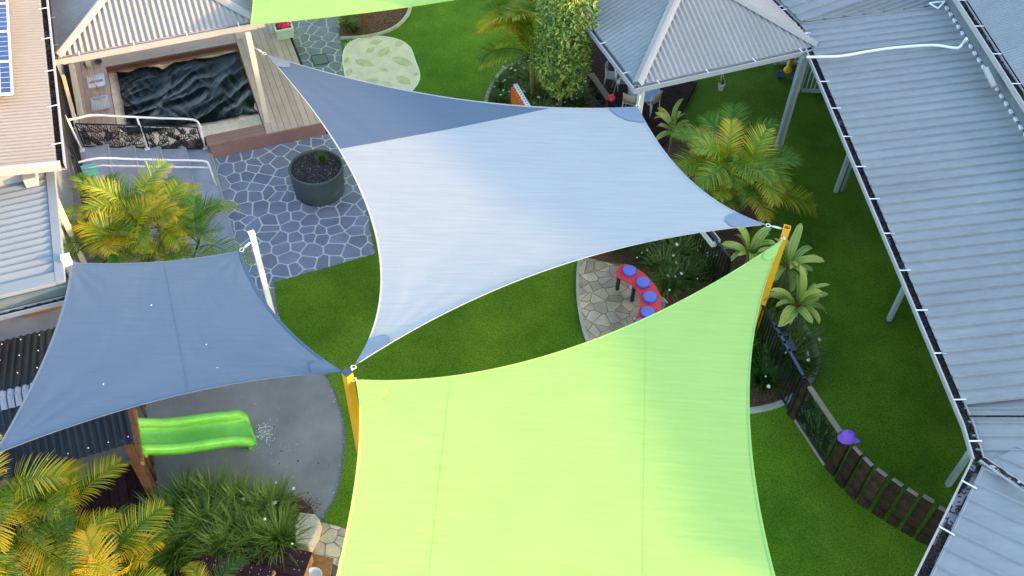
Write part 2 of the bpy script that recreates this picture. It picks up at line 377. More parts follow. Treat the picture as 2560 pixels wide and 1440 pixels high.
def rounded(poly, f=0.16):
    """chop the corners of a cell so flags are not razor sharp"""
    out = []
    n = len(poly)
    for i in range(n):
        a, b, c = poly[i - 1], poly[i], poly[(i + 1) % n]
        out.append((b[0] + (a[0] - b[0]) * f, b[1] + (a[1] - b[1]) * f)); out.append((b[0] + (c[0] - b[0]) * f, b[1] + (c[1] - b[1]) * f))
    return out
grout = MB(); rest = MB(); flags = []
VIS1 = [(520, 360), (815, 310), (880, 380), (935, 650), (690, 725), (615, 735)]
VIS2 = [(725, 30), (870, 10), (885, 220), (760, 180)]
for i, p in enumerate(pts):
    if not inpoly(p, PAVE): continue
    full = cell(i, pts, .5, -0.003)
    if len(full) < 3: continue
    grout.sheet([V((a, b, 0)) for a, b in full], 0.012)
    st = cell(i, pts, .5, 0.0165)
    if len(st) < 3: continue
    st = rounded(st, .10)
    q = proj((p[0], p[1], 0))
    if inpoly(q, VIS1) or inpoly(q, VIS2): flags.append((q[1], st))
    else: rest.prism([V((a, b, 0)) for a, b in st], 0.012, 0.018)
pave = structure('paving', grout, M_['grout'])
flags.sort(key=lambda t: -t[0])
for k, (_, st) in enumerate(flags):
    if k < 300: MB().prism([V((a, b, 0)) for a, b in st], 0.012, 0.018 + random.uniform(-.001, .002)).build('flagstone', M_['flag'], pave)
    else: rest.prism([V((a, b, 0)) for a, b in st], 0.012, 0.018)
tag(rest.build('flagstones', M_['flag'], pave), kind='stuff')
print('FLAGS', len(flags))
# drain cover
dc = [P(778, 142), P(814, 136), P(823, 159), P(786, 165)]
d = thing('drain_cover', 'dark green rectangular drain cover set in the crazy paving', 'drain cover', P(800, 150, 0.012))
MB().prism(dc, 0.012, 0.028).build('lid', M_['gutterdark'], d, bevel=0.004)
rim = MB()
for i in range(4): rim.bar(dc[i] + Z * .022, dc[(i + 1) % 4] + Z * .022, .02, .02)
rim.build('rim', M_['black'], d)

# ---- leaf-stamped concrete pad in the lawn
pad_px = [(858, 150), (866, 120), (892, 102), (925, 95), (965, 96), (1003, 106), (1026, 124), (1038, 155), (1049, 188), (1044, 213), (1020, 240), (985, 270), (920, 275), (880, 250), (866, 205)]
PADP = smooth_poly(pxs(pad_px), 5)
padc = sum(PADP, V()) / len(PADP)
pad = structure('concrete_pad', MB().prism(PADP, 0.03, 0.045), M_['pad'])
rimb = MB()
for i in range(len(PADP)): rimb.bar(PADP[i] + Z * .046, PADP[(i + 1) % len(PADP)] + Z * .046, .03, .012)
rimb.build('pad_rim', M_['grout'], pad)
def lens(c, d, L, W, n=9):
    s = V((-d.y, d.x, 0)); a = [c + d * (L * (t / n - .5)) + s * (W / 2 * math.sin(math.pi * t / n) ** .8) for t in range(n + 1)]
    b = [c + d * (L * (t / n - .5)) - s * (W / 2 * math.sin(math.pi * t / n) ** .8) for t in range(n - 1, 0, -1)]
    return a + b
for (x, y, ang, L, W) in [(925, 126, 60, .34, .17), (960, 130, 65, .46, .26), (1006, 153, -30, .62, .30), (910, 157, -25, .55, .26), (960, 174, -30, .26, .13), (1008, 200, -40, .48, .26), (928, 205, 40, .45, .26), (969, 209, -40, .30, .14), (940, 105, 30, .34, .20), (998, 110, 55, .32, .18), (882, 205, 10, .30, .15), (872, 180, 80, .32, .16), (1040, 185, 60, .2, .1), (866, 150, 80, .28, .12)]:
    d_ = V((math.cos(math.radians(ang)), math.sin(math.radians(ang)), 0)); c_ = P(x, y, .045)
    im = MB().prism(lens(c_, d_, L, W), .044, .0475).build('leaf_imprint', M_['padleaf'], pad)
    vn = MB().bar(c_ - d_ * L * .42 + Z * .004, c_ + d_ * L * .42 + Z * .004, .012, .003)
    sd_ = V((-d_.y, d_.x, 0))
    for t in (-.25, -.08, .1, .26):
        for s_ in (-1, 1):
            vn.bar(c_ + d_ * L * t + Z * .004, c_ + d_ * L * (t + .10) + sd_ * s_ * W * .33 + Z * .004, .008, .003)
    vn.build('vein', M_['pad'], im)
# scattered chalky patches by the pad and slide
random.seed(5)
def specks(name, px, spread, n, matn, zz, rmin=.006, rmax=.02, par=None):
    g = MB()
    for _ in range(n):
        q = P(px[0] + random.gauss(0, spread[0]), px[1] + random.gauss(0, spread[1]), zz); r = random.uniform(rmin, rmax); a = random.random() * 3
        g.prism([q + V((math.cos(a + k * 1.05) * r * random.uniform(.6, 1.3), math.sin(a + k * 1.05) * r * random.uniform(.6, 1.3), 0)) for k in range(6)], zz - .001, zz + .002)
    return tag(g.build(name, M_[matn], par), kind='stuff')
specks('sand_scatter', (890, 108), (12, 5), 260, 'chalk', .032, .004, .016)
specks('sand_scatter', (660, 1083), (13, 14), 150, 'chalk', .009, .003, .012)
specks('sand_scatter', (964, 158), (12, 7), 120, 'chalk', .046, .004, .016, pad)
specks('sand_scatter', (1030, 250), (22, 14), 160, 'chalk', .032, .003, .007)
for (x, y, n, sx, sy) in [(1250, 180, 40, 120, 60), (2150, 500, 70, 60, 150), (2150, 900, 90, 70, 120), (2100, 1200, 50, 110, 90), (1200, 800, 40, 170, 50), (1850, 180, 30, 60, 40), (830, 800, 50, 70, 70)]:
    specks('lawn_litter', (x, y), (sx, sy), n // 2, 'kerb', .032, .002, .006)
specks('asphalt_litter', (640, 1130), (110, 80), 160, 'grout', .009, .002, .006)
specks('asphalt_stain', (740, 1170), (60, 70), 14, 'black', .009, .008, .02)

# ================================================================== GAZEBO DECK WITH SANDPIT
DZ = 0.35
deck = thing('timber_deck', 'pale brown raised timber deck round the covered sandpit', 'deck', P(660, 310, 0.0))
D_FR = P(810, 305, DZ)                                    # front right corner
DF = D_FR - A * 2.55                                       # front left (by the stairs)
S_FR, S_TR = P(658, 300, DZ), P(594, 97, DZ)
def dA(p): return (p - D_FR).dot(A)
def dB(p): return (p - D_FR).dot(B)
pitW = 3.35; pitD = 2.30
pr = -1.30                                               # pit right edge (A coordinate)
pf = dB(S_FR)                                            # pit front edge (B coordinate)
pf = .38
pl = pr - 3.08; pb = pf + 3.22
dl = pl - .78
def DP(a, b, z=DZ): return D_FR + A * a + B * b + Z * (z - DZ)
pitch = .142
x = -pitch / 2 - .02
n = 0
def board(a0, a1, b0, b1, m='deck', th=.026, z=DZ, nm='deck_board', par=None):
    MB().box((DP(a0, b0, z) + DP(a1, b1, z)) / 2 - Z * th / 2, (abs(a1 - a0), abs(b1 - b0), th), A, B, Z).build(nm, M_[m], par or deck)
k = 0
while -k * pitch > pr + .05:                              # right hand field, boards run away from the viewer
    a1 = -k * pitch - .02; a0 = a1 - pitch + .008
    board(max(a0, pr + .003), a1, .02 if True else 0, 5.6); k += 1
for k in range(3):                                        # front strip
    board(-2.58, pr - .003, k * .125 + .02, k * .125 + .137, 'deckbrown')
a = pl                                                    # left field with the sinks
k = 0
while pl - k * pitch > dl:
    board(max(pl - (k + 1) * pitch + .008, dl), pl - k * pitch, .02 + .38, pb + 1.6); k += 1
k = 0
while pb + k * pitch < pb + 1.6:                          # behind the pit
    board(pl + .003, pr - .003, pb + k * pitch, pb + (k + 1) * pitch - .008); k += 1
MB().bar(DP(-2.55, .0, .165), DP(0, .0, .165), .04, .33).build('fascia', M_['deckbrown'], deck)
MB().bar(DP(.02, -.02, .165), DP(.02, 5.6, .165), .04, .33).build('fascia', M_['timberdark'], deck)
pw = MB()
for (p0, p1) in [((pl, pf), (pr, pf)), ((pr, pf), (pr, pb)), ((pr, pb), (pl, pb)), ((pl, pb), (pl, pf))]:
    pw.bar(DP(*p0, .17), DP(*p1, .17), .03, .30)
pw.build('pit_wall', M_['deckbrown'], deck)
tb = MB()                                                # raised sleeper along the back of the pit
tb.bar(DP(pl, pb - .03, DZ + .05), DP(pr, pb - .03, DZ + .05), .06, .12); tb.build('sleeper', M_['timber'], deck)
# sand
def hgrid(f, nx, ny): return [[f(i / nx, j / ny) for i in range(nx + 1)] for j in range(ny + 1)]
def sandp(u, v):
    p = DP(lerp(pl + .016, pr - .016, u), lerp(pf + .016, pb - .016, v), 0)
    e = min(u, 1 - u, v * .8, (1 - v) * .8)
    p.z = .205 + .05 * math.exp(-e * 12) + .022 * noise.noise(p * 3.1) + .014 * noise.noise(p * 9)
    return p
sand = MB().grid(hgrid(sandp, 60, 50)).build('sand', M_['sand'], None, smooth=True)
tag(sand, 'pale sand filling the pit around the black cover', 'sand', kind='stuff')
# black cover: wrinkled sheet
T = [P(292, 182, .29), P(598, 131, .29), P(646, 283, .29), P(322, 338, .29)]
def tarpp(u, v):
    p = lerp(lerp(T[0], T[1], u), lerp(T[3], T[2], u), v)
    q = V((u * 3.4, v * 2.4, 0))
    e = min(u, 1 - u, v, 1 - v)
    p += V((noise.noise(q * 2 + V((3, 0, 0))), noise.noise(q * 2 + V((0, 7, 0))), 0)) * .05
    r = 0
    for sc_, am, an in ((.7, .070, .25), (1.5, .045, 1.1), (2.6, .022, -.3), (5.2, .008, .6)):
        c, s = math.cos(an), math.sin(an); qq = V(((q.x * c + q.y * s) * 1.9, (-q.x * s + q.y * c) * .45, 0)) * sc_ + V((noise.noise(q * 1.3), noise.noise(q * 1.7 + V((5, 5, 0))), 0)) * .3
        r += am * (1 - abs(noise.noise(qq)) * 2.2)
    p.z = .262 + max(r, -.03) * .55 + .02 * noise.noise(q * 1.2) - .012 * math.exp(-e * 30)
    return p
cover = MB().grid(hgrid(tarpp, 170, 120)).build('pit_cover', M_['tarp'], None, smooth=True)
tag(cover, 'crumpled glossy black sheet covering the sandpit', 'cover')
# sinks
for (x0, y0, flip) in [(240, 203, 1), (250, 258, -1)]:
    c = P(x0, y0, DZ + .03)
    s = thing('toy_sink', 'steel toy sink with drainer, ' + ('the one nearer the gazebo roof' if flip > 0 else 'the one nearer the stair railing'), 'sink', c, 'toy sinks on the sandpit deck')
    w, h = .36, .50
    fr = MB()
    fr.bar(c - A * w / 2 - B * h / 2, c + A * w / 2 - B * h / 2, .03, .03).bar(c - A * w / 2 + B * h / 2, c + A * w / 2 + B * h / 2, .03, .03)
    fr.bar(c - A * w / 2 - B * h / 2, c - A * w / 2 + B * h / 2, .03, .03).bar(c + A * w / 2 - B * h / 2, c + A * w / 2 + B * h / 2, .03, .03)
    fr.build('rim', M_['sinksteel'], s, bevel=.006)
    b0 = c - B * flip * h * .20
    bw = MB().box(b0 - Z * .025, (w * .86, h * .46, .02), A, B, Z)
    for t in (-1, 1): bw.box(b0 + A * t * w * .44 - Z * .005, (.015, h * .5, .05), A, B, Z)
    bw.box(b0 + B * h * .25 - Z * .005, (w * .9, .015, .05), A, B, Z)
    bw.build('bowl', M_['steel'], s)
    MB().box(c + B * flip * h * .25 - Z * .008, (w * .9, h * .46, .01), A, B, Z).build('drainer', M_['sinksteel'], s)
    for k in range(6):
        MB().bar(c + A * (-.14 + k * .056) + B * flip * h * .06 + Z * .004, c + A * (-.14 + k * .056) + B * flip * h * .45 + Z * .004, .024, .016).build('drainer_rib', M_['steel'], s, bevel=.004)
    MB().tube([b0 - B * flip * h * .32, b0 - B * flip * h * .32 + Z * .10, b0 - B * flip * h * .18 + Z * .13, b0 - B * flip * h * .12 + Z * .09], .012, 8).build('tap', M_['steel'], s, smooth=True)
for (x0, y0, l) in [(219, 164, 'nearer the white fence'), (246, 158, 'nearer the sandpit')]:
    c = P(x0, y0, DZ)
    s = thing('toy_bowl', 'small dark purple bowl on the sandpit deck, ' + l, 'bowl', c, 'bowls on the sandpit deck')
    MB().lathe([(.03, 0), (.075, .02), (.105, .05), (.10, .05), (.07, .025), (.001, .012)], c, 18).build('bowl', M_['purple'] if False else mat('bowl_plastic', (.05, .02, .05), .4), s, smooth=True)

# ================================================================== STAIRS, RAILINGS
S0 = P(528, 375, 0)
RISE, TREAD = .15, .5
stairs = thing('concrete_stairs', 'wide grey concrete stairs stepping down to the crazy paving', 'stairs', S0)
stW = 3.9
for i in range(1, 6):
    p0 = S0 - A * TREAD * i
    MB().box(S0 - A * (TREAD * (i - 1) + (TREAD * (6 - i)) / 2 + 0) - B * stW / 2 + Z * (RISE * (i - .5)), (TREAD * (6 - i), stW, RISE - .003), A, B, Z).build('step', M_['stair'], stairs, bevel=.012)
    MB().bar(S0 - A * (TREAD * (i - 1) + .045) + Z * (RISE * i + .002), S0 - A * (TREAD * (i - 1) + .045) - B * stW + Z * (RISE * i + .002), .055, .008).build('nosing', M_['concrete'], stairs)
# upper terrace
T0 = S0 - A * TREAD * 5
terr = [T0 + B * 1.2, T0 - B * 5.3, T0 - B * 5.3 - A * 9, T0 + B * 12 - A * 9, T0 + B * 12 - A * .9, T0 + B * 1.2 - A * .9]
structure('terrace', MB().prism([V((p.x, p.y, 0)) for p in terr], 0.01, .748), M_['concrete'])
def railing(name, label, top, mid, posts, r=.024):
    t = thing(name, label, 'railing', V((top[-1].x, top[-1].y, 0)))
    MB().tube(smooth_poly(top, 4, False), r, 8).build('top_rail', M_['rail'], t, smooth=True)
    MB().tube(mid, r * .8, 8).build('mid_rail', M_['rail'], t, smooth=True)
    for a, b in posts:
        MB().tube([a, b], r * .9, 8).build('post', M_['rail'], t, smooth=True)
        MB().box(b + Z * .006, (.11, .11, .012), A, B, Z).build('base_plate', M_['rail'], t)
    return t
r1 = railing('stair_railing', 'white tube stair railing with a leaf-cut black screen below it', [P(169.5, 300, 1.5), P(200, 294, 1.5), P(232, 288, 1.5), P(300, 291, 1.33), P(400, 295.5, 1.07), P(482, 299, .86), P(499, 314, .75), P(502, 326, .65)],
             [P(179, 322, 1.25), P(241, 311, 1.25), P(345, 316, .98), P(498, 321, .68)], [(P(343, 296, 1.2), P(368, 372, .47)), (P(502, 326, .66), P(513, 370, .17)), (P(169.5, 300, 1.5), P(205, 376, .76))])
r2 = railing('stair_railing', 'plain white tube stair railing rising out of the palm fronds', [P(196, 440, 1.2), P(184, 418, 1.38), P(194, 407, 1.48), P(248, 396, 1.5), P(330, 398, 1.3), P(420, 400.5, 1.08), P(508, 402.6, .86), P(522, 414, .75), P(526, 424, .66)],
             [P(192, 426, 1.25), P(255, 414, 1.25), P(522, 419, .7)], [(P(363, 400, 1.2), P(385, 470, .5)), (P(526, 424, .66), P(544, 474, .02)), (P(196, 440, 1.2), P(213, 478, .76))])
MB().tube([P(151.5, 268, 1.85), P(203, 372, .75)], .022, 8).build('tall_post', M_['rail'], r1, smooth=True)

def lens2(c, ang, L, W, n=6):
    d = (math.cos(ang), math.sin(ang)); s = (-d[1], d[0]); out = []
    for t in range(n + 1): out.append((c[0] + d[0] * L * t / n + s[0] * W / 2 * math.sin(math.pi * t / n), c[1] + d[1] * L * t / n + s[1] * W / 2 * math.sin(math.pi * t / n)))
    for t in range(n - 1, 0, -1): out.append((c[0] + d[0] * L * t / n - s[0] * W / 2 * math.sin(math.pi * t / n), c[1] + d[1] * L * t / n - s[1] * W / 2 * math.sin(math.pi * t / n)))
    return out
def leaf_screen(O, ux, uz, W, H, seed, bot=None, par=None, m='black', th=.008, cellw=.27):
    """laser-cut leaf pattern: solid fern blades and outlined leaves with veins, all real strips of plate"""
    rnd = random.Random(seed); nn = ux.cross(uz).normalized(); mb = MB()
    def inside(x, y): return 0.0 <= x <= W and (bot(x) if bot else 0) <= y <= H
    def plate(poly):
        if not all(inside(*p) for p in poly): return
        n = len(poly); a = [O + ux * p[0] + uz * p[1] + nn * th / 2 for p in poly]; b = [p - nn * th for p in a]
        mb.add(a + b, [tuple(range(n)), tuple(range(2 * n - 1, n - 1, -1))] + [(i, n + i, n + (i + 1) % n, (i + 1) % n) for i in range(n)])
    def strip(p, q, w):
        L = math.hypot(q[0] - p[0], q[1] - p[1])
        if L < 1e-5: return
        d = ((q[0] - p[0]) / L, (q[1] - p[1]) / L); s = (-d[1] * w / 2, d[0] * w / 2)
        plate([(p[0] + s[0], p[1] + s[1]), (q[0] + s[0], q[1] + s[1]), (q[0] - s[0], q[1] - s[1]), (p[0] - s[0], p[1] - s[1])])
    nx = max(2, round(W / cellw)); ny = max(2, round(H / cellw))
    for ix in range(nx):
        for iy in range(ny):
            cx = (ix + .5 + rnd.uniform(-.15, .15)) * W / nx; cy = (iy + .5 + rnd.uniform(-.15, .15)) * H / ny
            a0 = rnd.choice([.4, .9, 1.3, 1.9, 2.4]) + rnd.uniform(-.25, .25); Ls = cellw * 1.5
            dx, dy = math.cos(a0), math.sin(a0)
            st = (cx - dx * Ls / 2, cy - dy * Ls / 2)
            if rnd.random() < .5:
                for k in range(6):
                    strip((st[0] + dx * Ls * k / 6, st[1] + dy * Ls * k / 6), (st[0] + dx * Ls * (k + 1) / 6, st[1] + dy * Ls * (k + 1) / 6), .016)
                for k in range(1, 7):
                    for sg in (-1, 1):
                        plate(lens2((st[0] + dx * Ls * k / 7, st[1] + dy * Ls * k / 7), a0 + sg * .85, cellw * .48, cellw * .17))
            else:
                ol = lens2(st, a0, Ls, cellw * .85, 8); n = len(ol)
                for k in range(n): strip(ol[k], ol[(k + 1) % n], .014)
                for k in range(6):
                    strip((st[0] + dx * Ls * k / 6, st[1] + dy * Ls * k / 6), (st[0] + dx * Ls * (k + 1) / 6, st[1] + dy * Ls * (k + 1) / 6), .013)
                for k in range(1, 6):
                    for sg in (-1, 1):
                        hw = cellw * .85 / 2 * math.sin(math.pi * min(k + 1, 8) / 8) * .85
                        p = (st[0] + dx * Ls * k / 8, st[1] + dy * Ls * k / 8)
                        strip(p, (p[0] + dx * Ls * .14 - dy * sg * hw, p[1] + dy * Ls * .14 + dx * sg * hw), .011)
    # linking web so that the plate hangs together
    for k in range(int(W * H * 26)):
        x0, y0 = rnd.uniform(0, W), rnd.uniform(0, H); a = rnd.uniform(0, 6.28); strip((x0, y0), (x0 + math.cos(a) * .13, y0 + math.sin(a) * .13), .012)
    fr = .03
    b0 = bot(0) if bot else 0; b1 = bot(W) if bot else 0
    for (p, q) in [((0, b0), (W, b1)), ((0, H), (W, H)), ((0, b0), (0, H)), ((W, b1), (W, H))]:
        mb.bar(O + ux * p[0] + uz * p[1], O + ux * q[0] + uz * q[1], .014, fr, nn.cross((ux * (q[0] - p[0]) + uz * (q[1] - p[1])).normalized()))
    return mb.build('leaf_screen', M_[m], par)
sb0, sb1 = P(211, 366, .80), P(508, 372, .16)
ux_ = (sb1 - sb0); Wd = ux_.length; ux_.normalize()
half = Wd * .51
leaf_screen(sb0 + Z * .0, ux_, Z, half, .60, 3, None, r1, cellw=.21)
leaf_screen(sb0 + ux_ * (half + .06), ux_, Z, Wd - half - .06, .60, 4, None, r1, cellw=.21)

# black slat fence on the left edge of the terrace, between house and stairs
def slat_fence(name, label, a, b, h, sp=.1, m='black', group=None, w=.022, rail=True, postw=.06):
    f = thing(name, label, 'fence', (a + b) / 2, group); L = (b - a).length; d = (b - a).normalized(); n = int(L / sp)
    for k in range(n + 1):
        p = a + d * (L * k / n)
        MB().bar(p + Z * .06, p + Z * (h - .02), w, w * .7, d).build('baluster', M_[m], f)
    MB().bar(a + Z * h, b + Z * h, .045, .035).build('top_rail', M_[m], f)
    MB().bar(a + Z * .08, b + Z * .08, .03, .035).build('bottom_rail', M_[m], f)
    for p in (a, b): MB().bar(p, p + Z * (h + .05), postw, postw, d).build('post', M_[m], f)
    return f
slat_fence('slat_fence', 'black metal slat fence between the left roof and the stairs', P(166, 235, .75), P(222, 480, .75), 1.15, .09)
slat_fence('slat_fence', 'short black slat fence beside the palm below the stairs', P(226, 500, .75), P(262, 655, .75), 1.1, .09)
wp = thing('deck_kerb', 'pale timber kerb along the left edge of the sandpit deck', 'kerb', P(190, 230, DZ))
MB().bar(P(180, 166, DZ + .05), P(203, 292, DZ + .05), .12, .14).build('board', M_['cream'], wp, bevel=.01)
MB().bar(P(158, 190, 1.4), P(196, 330, 1.0), .07, .09).build('brace', M_['cream'], wp)

# ================================================================== ROOFS
def corrugate(O, u, v, tanp, poly, step, amp, kind='sine', w=None):
    """profiled sheet: u along the eave, v up the slope (horizontal unit), poly in (u, horizontal v)"""
    us = sorted(p[0] for p in poly); u0, u1 = us[0], us[-1]; samples = set(round(x, 5) for x in us)
    k0 = math.floor(u0 / step)
    nseg = [i / 6 for i in range(6)] if kind == 'sine' else [0, .12, .17, .24, .29]
    k = k0
    while k * step <= u1:
        for s in nseg:
            x = (k + s) * step
            if u0 < x < u1: samples.add(round(x, 5))
        k += 1
    def prof(x):
        f = (x / step) % 1.0
        if kind == 'sine': return amp * math.cos(2 * math.pi * f)
        if f < .12 or f > .29: return 0.0
        if f < .17: return amp * (f - .12) / .05
        if f < .24: return amp
        return amp * (.29 - f) / .05
    def rng(x):
        ys = []
        n = len(poly)
        for i in range(n):
            (a, b), (c, d) = poly[i], poly[(i + 1) % n]
            if abs(a - c) < 1e-9:
                if abs(a - x) < 1e-6: ys += [b, d]
            elif min(a, c) - 1e-6 <= x <= max(a, c) + 1e-6: ys.append(b + (d - b) * (x - a) / (c - a))
        return (min(ys), max(ys)) if ys else None
    nrm = (Z - v * tanp).normalized(); mb = MB(); prev = None
    for x in sorted(samples):
        r = rng(x)
        if r is None: prev = None; continue
        h = prof(x); pts_ = []
        for y in r: pts_.append(O + u * x + v * y + Z * (y * tanp) + nrm * h)
        i = len(mb.v); mb.v += pts_
        if prev is not None: mb.f.append((prev, i, i + 1, prev + 1))
        prev = i
    return mb
def gutter(par, a, b, out, w=.13, h=.11, m='gutter', litter=None, straps=0, mi=None, sm='strap', gap=-.35):
    """open box gutter from a to b (points on its inner top edge), 'out' points away from the roof"""
    g_ = MB(); th = .012
    g_.bar(a + out * w - Z * h / 2, b + out * w - Z * h / 2, th, h)
    g_.bar(a + out * (w + .004) - Z * .004, b + out * (w + .004) - Z * .004, .028, .016)
    g_.bar(a + out * w / 2 - Z * h, b + out * w / 2 - Z * h, w, th)
    g_.bar(a - Z * h / 2, b - Z * h / 2, th, h)
    o = g_.build('gutter', M_[m], par)
    L = (b - a).length; d = (b - a).normalized()
    if litter:
        rnd = random.Random(int(L * 1000)); lt = MB(); rows = []
        n = int(L / .05)
        for i in range(n + 1):
            row = []
            for k in range(5):
                p = a + d * (L * i / n) + out * (w * (.06 + .86 * k / 4)) - Z * (h * .45)
                p.z += .035 * noise.noise(p * 9) + .02 * noise.noise(p * 31); row.append(p)
            rows.append(row)
        base_ = len(lt.v)
        for rw in rows: lt.v += rw
        for i in range(n):
            for k in range(4):
                q = rows[i][k]
                if noise.noise(V((q.x * 2.3, q.y * 2.3, k * .35))) < gap: continue
                a_ = base_ + i * 5 + k; lt.f.append((a_, a_ + 1, a_ + 6, a_ + 5))
        for _ in range(int(L * litter)):
            p = a + d * rnd.uniform(0, L) + out * w * rnd.uniform(.0, .9) - Z * h * .32; an = rnd.uniform(0, 3.14); e = V((math.cos(an), math.sin(an), rnd.uniform(-.4, .4)))
            lt.bar(p - e * .025, p + e * .025, .02, .006)
        tag(lt.build('leaf_litter', M_['litter'], o), kind='stuff')
    for k in range(straps):
        p = a + d * (L * (k + .5) / straps)
        MB().bar(p + Z * .012 - out * .03, p + out * (w + .012) + Z * .012, .022, .008).build('gutter_strap', M_[sm], o)
    return o
def hipcap(par, a, b, m='roofhip', w=.22):
    t = (b - a).normalized(); s = t.cross(Z).normalized(); mb = MB()
    rows = [[p - s * w * .5 - Z * .025, p - s * w * .25 + Z * .022, p + Z * .05, p + s * w * .25 + Z * .022, p + s * w * .5 - Z * .025] for p in (a, b)]
    mb.grid(rows)
    return mb.build('hip_cap', M_[m], par)

def hip_pavilion(name, label, F, w, tanp, eave, mfront, mleft, mright, posts, postm, cat='shelter', fm='fascia', litter=0, posth=None):
    """square hip roof; F = front-left eave corner"""
    t = thing(name, label, cat, V((F.x, F.y, 0)))
    c = w / 2
    tri = [(0, 0), (w, 0), (c, c)]
    corr = [F, F + A * w, F + A * w + B * w, F + B * w]
    dirs = [(A, B), (B, -A), (-A, -B), (-B, A)]
    for i, m in enumerate((mfront, mright, 'roofsunlit', mleft)):  # cooler steel on the left slope paints in its self-shade
        corrugate(corr[i], dirs[i][0], dirs[i][1], tanp, tri, .118, .017).build('roof_slope', M_[m], t, smooth=False)
    apex = F + A * c + B * c + Z * (c * tanp)
    for i in range(4): hipcap(t, corr[i] + (apex - corr[i]) * .005 + Z * .03, apex + Z * .03)
    for i in range(4):
        out = -dirs[i][1]; a, b = corr[i] + out * -.03, corr[(i + 1) % 4] + out * -.03
        e = (b - a).normalized()
        gutter(t, a - e * .10, b + e * .10, out, .12, .11, 'gutter' if fm == 'fascia' else fm, litter, 4)
        MB().bar(a - out * .06 - Z * .14 + e * .06, b - out * .06 - Z * .14 - e * .06, .04, .18).build('fascia', M_[fm], t)
    for p, zb in posts:
        MB().bar(V((p.x, p.y, zb)), V((p.x, p.y, eave - .1)), .11, .11, A).build('post', M_[postm], t, bevel=.006)
    return t, apex, corr
GZ = 2.75
Fg = P(142, 143, GZ)
gz_base = P(667, 304, DZ)
gaz, gapex, gcorr = hip_pavilion('gazebo', 'square gazebo with pale corrugated hip roof beside the sandpit', Fg, 4.0, .39, GZ, 'roofsunlit', 'roof', 'roofsunlit', [(gz_base, DZ), (gz_base + B * 3.5, DZ), (gz_base - A * 3.55 + B * 3.5, DZ)], 'cream')
PZ = 2.6
Fp = P(1592, 214, PZ)
pvp = Fp + A * .32 + B * .32
pav, papex, pcorr = hip_pavilion('pavilion', 'pavilion with grey corrugated hip roof over the dark outdoor deck', Fp, 4.2, .455, PZ, 'roofsunlit', 'roof', 'roofsunlit', [(pvp, 0), (pvp + B * 3.6, 0)], 'cream', litter=0)
# grey verandah post pair seen right of the pavilion
tp = P(2008, 140, 2.5)
pp = thing('verandah_post', 'tall grey twin post beside the ride-on toy under the pavilion corner', 'post', V((tp.x, tp.y, 0)))
MB().bar(V((tp.x, tp.y, 0)), tp, .09, .10, A).build('post', M_['greypost'], pp, bevel=.006)
MB().bar(V((tp.x, tp.y, 0)) + A * .10, tp + A * .10, .06, .07, A).build('downpipe', M_['cream'], pp, bevel=.01)

# ------------------------------------------------------------------ right hand building: bent verandah roof + upper roof
VZ = 2.6; VT = .14
G0, G1 = P(2030, 150, VZ), P(2414, 1062, VZ)
gd = (G1 - G0).normalized(); gn = V((-gd.y, gd.x, 0))             # gn points right (away from the lawn)
if gn.x < 0: gn = -gn
Lg = (G1 - G0).length
bld = thing('verandah_building', 'long building on the right with ribbed blue-grey verandah roof and gutters', 'building', V((G1.x, G1.y, 0)))
Vmax = 3.0
step = .235
uA, uB = -1.35, Lg - .18
nsh = int((uB - uA) / step)
for k in range(nsh + 1):
    u0 = uA + k * step; u1 = min(u0 + step, uB)
    if u1 - u0 < .02: continue
    mb = corrugate(G0 + gn * .10 + gd * u0, gd, gn, VT, [(0, 0), (u1 - u0, 0), (u1 - u0, Vmax), (0, Vmax)], step, .042, 'rib')
    mb.build('roof_sheet', M_['roof'], bld)
    MB().bar(G0 + gd * (u0 + .09) + gn * (.10 + Vmax - .02) + Z * (VT * Vmax + .02), G0 + gd * (u0 + .20) + gn * (.10 + Vmax - .02) + Z * (VT * Vmax + .02), .05, .045).build('flashing_tab', M_['strap'], bld)
gutter(bld, G0 - gd * 1.4 + gn * .13, G1 + gd * .0 + gn * .13, -gn, .15, .10, 'gutter', 70, 12)
# bent lower facet and the turned wing
Gc = P(2440, 1150, VZ)
uB2 = (Gc - G0).dot(gd)
ang2 = math.radians(-7)
g2 = V((gd.x * math.cos(ang2) - gd.y * math.sin(ang2), gd.x * math.sin(ang2) + gd.y * math.cos(ang2), 0)); n2 = V((-g2.y, g2.x, 0)); n2 = n2 if n2.x > 0 else -n2
o2 = G1 + gn * .10 + gd * (-.12)
for k in range(-4, 5):
    mb = corrugate(o2 + g2 * (k * step), g2, n2, VT, [(0, -.02), (step, -.02), (step, 3.4), (0, 3.4)], step, .034, 'rib'); mb.v = [p - Z * .055 for p in mb.v]; mb.build('roof_sheet', M_['roof'], bld)
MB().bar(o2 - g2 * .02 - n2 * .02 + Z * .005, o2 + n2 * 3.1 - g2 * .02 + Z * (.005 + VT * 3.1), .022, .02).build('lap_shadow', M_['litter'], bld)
gutter(bld, G1 + gn * .13, Gc + gn * .13 - gd * .02, -gn, .15, .10, 'gutter', 60, 1)
Ge = P(2284, 1472, VZ)
wd = (Ge - Gc).normalized(); wnn = V((-wd.y, wd.x, 0)); wnn = wnn if wnn.x > 0 else -wnn
Lw = (Ge - Gc).length + 2
ow = Gc + wnn * .10
st2 = .30
for k in range(-6, int(Lw / st2) + 1):
    # each sheet is cut by the valley running from the gutter corner
    ua, ub = k * st2, (k + 1) * st2
    def vmin(u): return max(0.0, -u * .55)
    poly = [(0, vmin(ua)), (st2, vmin(ub)), (st2, 5.5), (0, 5.5)]
    mb = corrugate(ow + wd * ua, wd, wnn, VT, poly, st2, .026, 'rib'); mb.v = [p - Z * .01 for p in mb.v]
    mb.build('roof_sheet', M_['roof'], bld)
